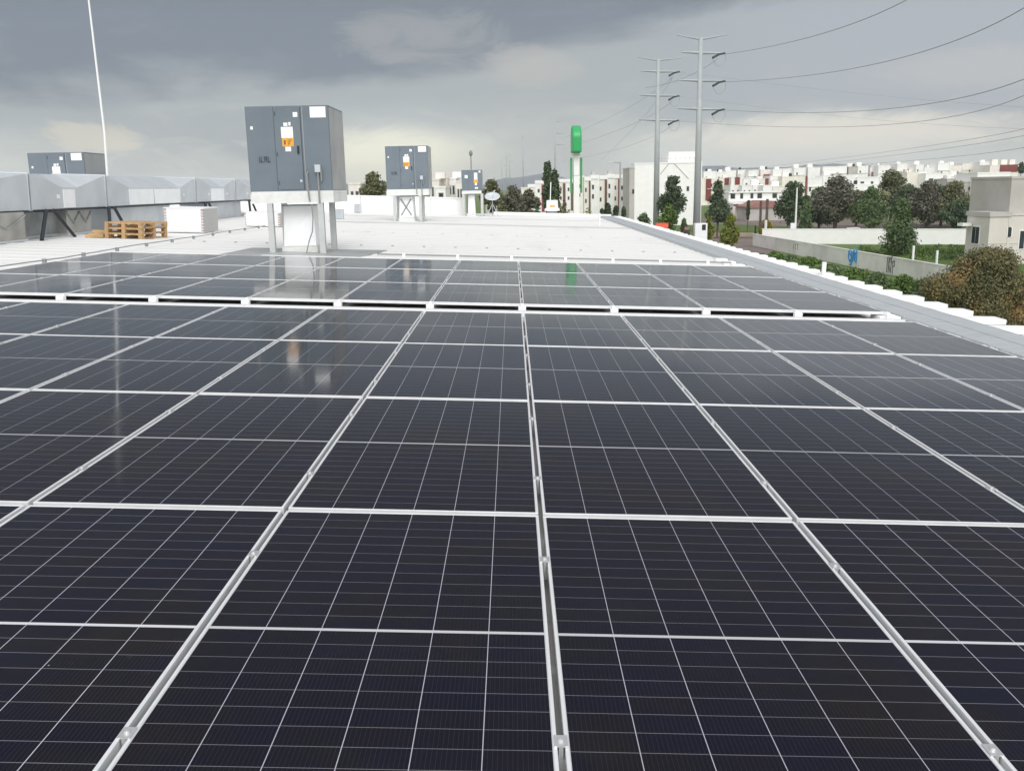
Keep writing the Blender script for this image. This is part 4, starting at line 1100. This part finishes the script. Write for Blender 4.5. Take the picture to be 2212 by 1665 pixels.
# ------------------------------------------------------------------ buildings
def win_mb(w_, h_):
    return None
def house(px0, px1, ytop, Yd, wall, label, group, wins=(), feats=(), depth=9.0, tank=None, name='house', zbase=None):
    """wins/feats in fractions of the facade: (u0,u1,v0,v1) v from the top"""
    a = atY(px0, ytop, Yd); b = atY(px1, ytop, Yd); x0, x1 = a.x, b.x; xm = (x0+x1)/2
    g_ = T(xm, Yd) if zbase is None else zbase; zt_ = (a.z+b.z)/2; H_ = zt_-g_; Wd = x1-x0
    if H_ < 3: g_ = zt_-6.0; H_ = 6.0
    e = empty(name, (x0, Yd, g_), label, 'house' if name == 'house' else 'building', group)
    B(0, Wd, 0, depth, -1.5, H_-.25).build('wall', M[wall], e)
    B(-.08, Wd+.08, -.08, depth+.08, H_-.249, H_).build('parapet', M[wall], e)
    hv = min(H_, 9.0)
    for u0_, u1_, v0_, v1_ in wins:
        fx0, fx1, fz1, fz0 = Wd*u0_, Wd*u1_, H_-hv*v0_, H_-hv*v1_
        fr = MB(); fr.box(fx0-.08, fx1+.08, -.05, -.003, fz0-.08, fz1+.08)
        w_ = fr.build('window', M['w4'], e)
        B(fx0, fx1, -.07, -.051, fz0, fz1).build('pane', M['glasswin'], w_)
    for (u0_, u1_, v0_, v1_, m_, out) in feats:
        B(Wd*u0_, Wd*u1_, -out, -.004, H_-hv*v1_, H_-hv*v0_).build('facade_panel', M[m_], e)
    if Wd > 3 and group and 'row' in group:
        k_ = rnd.random()
        if k_ < .45:
            tx = Wd*rnd.uniform(.2, .8); ty = depth*rnd.uniform(.15, .5); tr_ = .55
            MB().tube([(tx, ty, H_+.001), (tx, ty, H_+.9), (tx, ty, H_+1.15)], [tr_, tr_, .25], 10).build('water_tank', M['black' if k_ < .15 else 'w4'], e)
        if k_ > .3:
            zz_ = H_-hv*rnd.choice((.32, .36, .40)); B(-.05, Wd+.05, -.35, -.004, zz_-.1, zz_+.05).build('ledge', M['w1'], e)
        if k_ > .5 and not feats:
            u_ = rnd.uniform(.05, .6); B(Wd*u_, Wd*(u_+.14), -.01, -.002, H_-hv*.62, H_-hv*.42).build('doorway', M['dark_open'], e)
            B(Wd*.97, Wd*1.0+.06, -.5, -.004, H_-hv*.8, H_).build('party_wall', M['w1'], e)
    if tank:
        for (u, wt, ht, m_) in tank:
            B(Wd*u, Wd*u+wt, depth*.3, depth*.3+2, H_+.001, H_+ht).build('roof_room', M[m_], e)
    return e
# large white building
house(1371, 1517, 351, 200, 'white', 'large plain white building behind the two power poles', None, depth=6, name='building',
      wins=((.78, .81, .56, .66),), feats=())
wb = bpy.data.objects['building']
q0 = atY(1437, 330, 206); q1 = atY(1499, 330, 206); zt0 = atY(1437, 351, 206).z
B(q0.x-wb.location.x, q1.x-wb.location.x, 1.5, 5.5, zt0-wb.location.z-.3, q0.z-wb.location.z).build('roof_room', M['white'], wb)
rl = MB(); zr = atY(1440, 343, 200).z-wb.location.z
for i in range(9): xx = 5.6+i*1.0; rl.box(xx-.03, xx+.03, .3, .36, zr-1.0, zr+.2+(.3 if i % 3 == 0 else 0))
rl.box(5.0, 14.2, .3, .36, zr, zr+.08); rl.build('roof_railing', M['seam'], wb)
# gable lines and plain details on its face
gl = MB()
gl.bar((5.4, -.03, zr-3.2), (7.1, -.03, zr-1.1), .12); gl.bar((8.4, -.03, zr-1.1), (11.4, -.03, zr-4.2), .12); gl.bar((7.1, -.03, zr-1.0), (8.4, -.03, zr-1.0), .10)
gl.build('gable_trim', M['w4'], wb)
q = atY(1360, 361, 199); q2 = atY(1384, 470, 199)
house(1360, 1370.8, 362, 200, 'w4', 'narrow grey side wing left of the large white building', None, depth=12, name='building', wins=((.55, .95, .50, .60),))
# apartment row, left of it: cream blocks with dark and maroon stripes
AP = [
 (1262, 1276, 382, 'w2', 'brown'), (1276, 1292, 378, 'w1', None), (1292, 1312, 379, 'w2', 'brown'), (1312, 1326, 376, 'w1', None),
 (1326, 1339, 377, 'w2', 'maroon'), (1339, 1360, 377, 'w2', 'brown')]
for i, (x0, x1, yt, wl, stp) in enumerate(AP):
    f = []
    if stp: f = [(.72, .95, .10, .95, stp, .25)]
    f.append((0, 1, .0, .10, 'white', .18)); f.append((.0, .10, .10, .95, 'white', .12))
    w_ = ((.2, .42, .25, .35), (.2, .42, .48, .58)) if wl == 'w1' else ((.15, .35, .28, .37), (.15, .35, .55, .64))
    house(x0, x1, yt, 215, wl, f'{"cream" if wl == "w2" else "white"} apartment block right of the green sign, {ORD[i]} of six', 'cream apartment blocks right of the green sign', w_, f, depth=3.5, tank=((.2, .8, .7, 'w4'),) if i % 2 else None)
AP2 = [(1140, 1156, 398, 'w3', None), (1156, 1178, 390, 'w1', 'maroon'), (1178, 1206, 392, 'w3', None), (1206, 1222, 387, 'w2', 'brown'), (1222, 1240, 387, 'w1', 'brown'), (1247, 1262, 380, 'w2', None)]
for i, (x0, x1, yt, wl, stp) in enumerate(AP2):
    f = [(.62, .95, .12, .9, stp, .2)] if stp else []
    f.append((0, 1, .0, .09, 'white', .15))
    house(x0, x1, yt, 250, wl, f'pale apartment block around the dark conifer and sign column, {ORD[i]} of six', 'pale apartment blocks behind the conifer', ((.25, .42, .25, .34), (.25, .42, .5, .59)), f, depth=4)
# houses behind the parapet between the units
HL = [(752, 778, 395, 'w3', 150), (928, 948, 386, 'w3', 150), (948, 966, 383, 'w2', 155), (966, 985, 384, 'w1', 160), (985, 1000, 390, 'w3', 150), (940, 962, 402, 'w1', 120), (1126, 1142, 405, 'w2', 190), (1048, 1072, 404, 'w4', 220), (600, 640, 396, 'w2', 170)]
HN = ['pale pink house right of the nearest air unit', 'pale pink house just right of the second air unit', 'cream house in the group between second and third air units', 'white house in the group between second and third air units',
      'pink house touching the left side of the farthest unit', 'low white house with dark opening above the parapet', 'low cream house behind the grey shrubs', 'low grey house behind the olive tree', 'cream house behind the nearest air unit']
for i, (x0, x1, yt, wl, Yd) in enumerate(HL):
    house(x0, x1, yt, Yd, wl, HN[i], 'houses behind the far parapet', ((.2, .38, .15, .3), (.6, .78, .15, .3)) if i != 5 else ((.35, .75, .1, .35),), tank=((.5, 1.5, 1.0, wl),) if i in (1, 3) else None, zbase=G0)
# town on the slope at right: three rows
def row(name, items, Yd, rowlab, group):
    for i, it in enumerate(items):
        x0, x1, yt, wl = it[:4]; f = list(it[4]) if len(it) > 4 else []; wn = it[5] if len(it) > 5 else rnd.choice(WSET[name])
        tk = it[6] if len(it) > 6 else rnd.choice([None, ((rnd.uniform(.1, .5), 1.6, .9, wl),), ((.1, 2.2, 1.5, 'w1'),), None])
        cname = {'w1': 'white', 'w2': 'cream', 'w3': 'pale pink', 'w4': 'grey', 'white': 'bright white', 'beige': 'beige'}[wl]
        house(x0, x1, yt, Yd+rnd.uniform(-4, 4), wl, f'{cname} house in the {rowlab}, {ORD[i]} from the left', group, wn, f, tank=tk)
WSET = {'back': [(), (), ((.2, .32, .25, .36),), ((.62, .72, .3, .42),)], 'mid': [((.2, .32, .2, .32),), ((.15, .3, .22, .3), (.6, .7, .22, .34)), ()], 'front': [((.2, .3, .2, .32), (.65, .78, .2, .32)), ((.4, .6, .25, .33),)]}
MR = lambda a, b, c, d: (a, b, c, d, 'maroon', .25)
back = [(1520, 1548, 370, 'white'), (1548, 1568, 371, 'w1'), (1568, 1590, 368, 'w1'), (1594, 1612, 367, 'w1'), (1617, 1638, 367, 'w1'), (1643, 1665, 366, 'w3', [MR(.3, .9, .25, .45)]),
        (1670, 1692, 365, 'white'), (1692, 1712, 364, 'w1'), (1716, 1740, 362, 'w1'), (1746, 1772, 361, 'w1'), (1778, 1830, 359, 'white', [MR(.0, .85, .42, .62)]), (1834, 1852, 360, 'w4'), (1853, 1876, 358, 'w1'), (1880, 1896, 361, 'w1', [MR(.2, 1, .25, .45)]),
        (1898, 1924, 357, 'w1'), (1926, 1939, 366, 'w4'), (1939, 1961, 353, 'w1'), (1963, 1978, 362, 'w3'), (1979, 1996, 355, 'w1'), (1997, 2026, 361, 'w1'), (2027, 2052, 352, 'white'), (2053, 2078, 357, 'w3'), (2080, 2103, 353, 'w2'),
        (2104, 2116, 362, 'w4'), (2117, 2138, 350, 'w1')]
row('back', back, 430, 'farthest row on the slope', 'houses of the farthest row')
house(2139, 2200, 356, 415, 'w3', 'pale house with long maroon parapet near the right edge', None, (), [MR(.35, .98, .0, .35)], tank=((2/12, 2.6, 2.4, 'w2'), (.5, 2.6, 2.2, 'w2'), (.8, 2.4, 2.2, 'w3')))
midr = [(1516, 1528, 384, 'w2', [MR(.75, 1, .05, .9)]), (1528, 1562, 386, 'w2', [MR(.0, .25, .0, .9)]), (1562, 1578, 384, 'w2', [MR(.2, .95, .0, .7)]), (1580, 1606, 383, 'w1', [MR(.3, .7, .0, .35)]), (1606, 1632, 385, 'w1'), (1632, 1662, 386, 'w3', [MR(.7, .95, .0, .3)]),
        (1664, 1690, 380, 'w1'), (1690, 1744, 381, 'w2', [MR(.93, 1, .0, .9)]), (1746, 1778, 384, 'w1'), (1778, 1852, 378, 'w1'), (1852, 1902, 382, 'w1'), (1960, 2000, 372, 'w2'), (2000, 2056, 374, 'white'), (2056, 2102, 380, 'w2')]
row('mid', midr, 350, 'middle row on the slope', 'houses of the middle row')
front = [(1578, 1601, 400, 'w1'), (1603, 1626, 400, 'w1'), (1626, 1647, 399, 'w1'), (1649, 1668, 400, 'white'), (1669, 1700, 402, 'w3'), (1845, 1904, 398, 'white'), (2046, 2072, 386, 'w4'), (2072, 2108, 388, 'white')]
row('front', front, 285, 'front row on the slope', 'houses of the front row')
house(1574, 1690, 414, 262, 'w1', 'long low white block with dark door openings below the front row', None, ((.04, .12, .08, .30), (.22, .27, .08, .30), (.41, .46, .08, .30), (.54, .62, .08, .30), (.82, .90, .10, .30)), [(0, 1, .0, .05, 'white', .4), (0, 1, .40, .46, 'white', .8)])
# low warehouse with red pitched roof
q0 = atY(1616, 450, 215); q1 = atY(1712, 450, 215); zt0 = atY(1660, 443, 215).z; zr0 = atY(1665, 434, 215).z
e = empty('warehouse', (q0.x, 215, G0), 'low pale warehouse with a flat red pitched roof', 'building')
Wd = q1.x-q0.x; B(0, Wd, 0, 12, -.5, zt0-G0-.6).build('wall', M['w4'], e)
MB().prism([(-.5, zt0-G0-.599), (Wd+.5, zt0-G0-.599), (Wd+.5, zt0-G0-.25), (Wd*.55, zr0-G0), (Wd*.4, zr0-G0), (-.5, zt0-G0-.3)], -.4, 12.4).build('roof', M['redroof'], e)
house(1584, 1617, 439, 225, 'w3', 'pale blank wall building left of the red roofed warehouse', None, ((.0, .35, .02, .16),), (), name='building')
# white house cluster beside the beige house
house(2112, 2182, 372, 212, 'white', 'white house with two slim windows beside the beige house', None, ((.72, .78, .13, .20), (.86, .92, .13, .20), (.10, .38, .33, .52)), [(0, 1, .255, .28, 'w4', .5)], depth=10)
house(2084, 2112, 392, 215, 'w4', 'grey house left of the white one with slim windows', None, ((.3, .7, .15, .25),), ())
# beige house
Yh = 95.0
cx0 = atY(2140, 460, Yh).x; p0 = atY(2140, 459, Yh); Ha = p0.z-G0
e = empty('beige_house', (cx0, Yh, G0), 'two storey beige grey house at the right edge with flat roofs', 'house')
Hb = atY(2200, 381, Yh+.6).z-G0; xu = atY(2183, 420, Yh+.6).x-cx0
B(0, 12, 0, 4.8, -.5, Ha-.45).build('wall', M['beige'], e)
B(-.12, xu-.01, -.12, 4.9, Ha-.449, Ha).build('parapet', M['w4'], e)
B(xu, 12, .6, 9, Ha-.4, Hb-.25).build('upper_wall', M['w4'], e)
B(xu-.08, 12.1, .52, 9.1, Hb-.249, Hb).build('upper_parapet', M['w4'], e)
def sidex(px): return (1106-px)*0
def ysid(px): return cx0*2045.0/(px-1106.0)+.35*0
ya, yb_ = ysid(2125)-Yh, ysid(2109)-Yh
zt_, zb_ = atY(2118, 491, Yh+1.6).z-G0, atY(2118, 527, Yh+1.6).z-G0
fo = B(-.05, -.004, ya-.08, yb_+.08, zb_-.08, zt_+.08).build('window', M['w1'], e)
for k_ in range(2): B(-.07, -.051, ya+(yb_-ya)*(k_+.05)/2, ya+(yb_-ya)*(k_+.95)/2, zb_, zt_).build('pane', M['glasswin'], fo)
def bwin(xa, xb, ya, yb, n=2):
    a = atY(xa, ya, Yh); b = atY(xb, yb, Yh); ox = a.x-cx0; w_ = b.x-a.x; z0 = b.z-G0; h_ = a.z-b.z
    fo = B(ox-.07, ox+w_+.07, -.05, -.004, z0-.07, z0+h_+.07).build('window', M['w1'], e)
    for i in range(n): B(ox+w_*(i+.06)/n, ox+w_*(i+.94)/n, -.065, -.051, z0, z0+h_).build('pane', M['glasswin'], fo)
bwin(2177, 2184, 492, 511, 1); bwin(2203, 2222, 499, 537)
B(-1.1, -.125, 3.4, 4.6, Ha-1.5, Ha-1.2).build('roof_ledge', M['white'], e)
B(xu-.25, xu-.002, -.05, .5, Ha-5, Ha-.46).build('corner_pilaster', M['beige'], e)
B(0.0, 12, -.03, -.003, Ha-3.2, Ha-3.12).build('string_course', M['w4'], e)
# ------------------------------------------------------------------ distant air
hz = MB().box(-5200, 5200, -300, 4900, G0-3, 100)
HZ = bpy.data.materials.new('haze'); HZ.use_nodes = True; t = HZ.node_tree; t.nodes.clear()
pv = N(t, "ShaderNodeVolumePrincipled"); pv.inputs['Density'].default_value = .00015; pv.inputs['Color'].default_value = (.85, .89, .92, 1)
mo = N(t, "ShaderNodeOutputMaterial"); t.links.new(pv.outputs[0], mo.inputs['Volume'])
USE_HAZE = True
if USE_HAZE: tag(hz.build('haze', HZ), 'thin pale air between the roof and the far hills', 'haze', None, 'stuff')
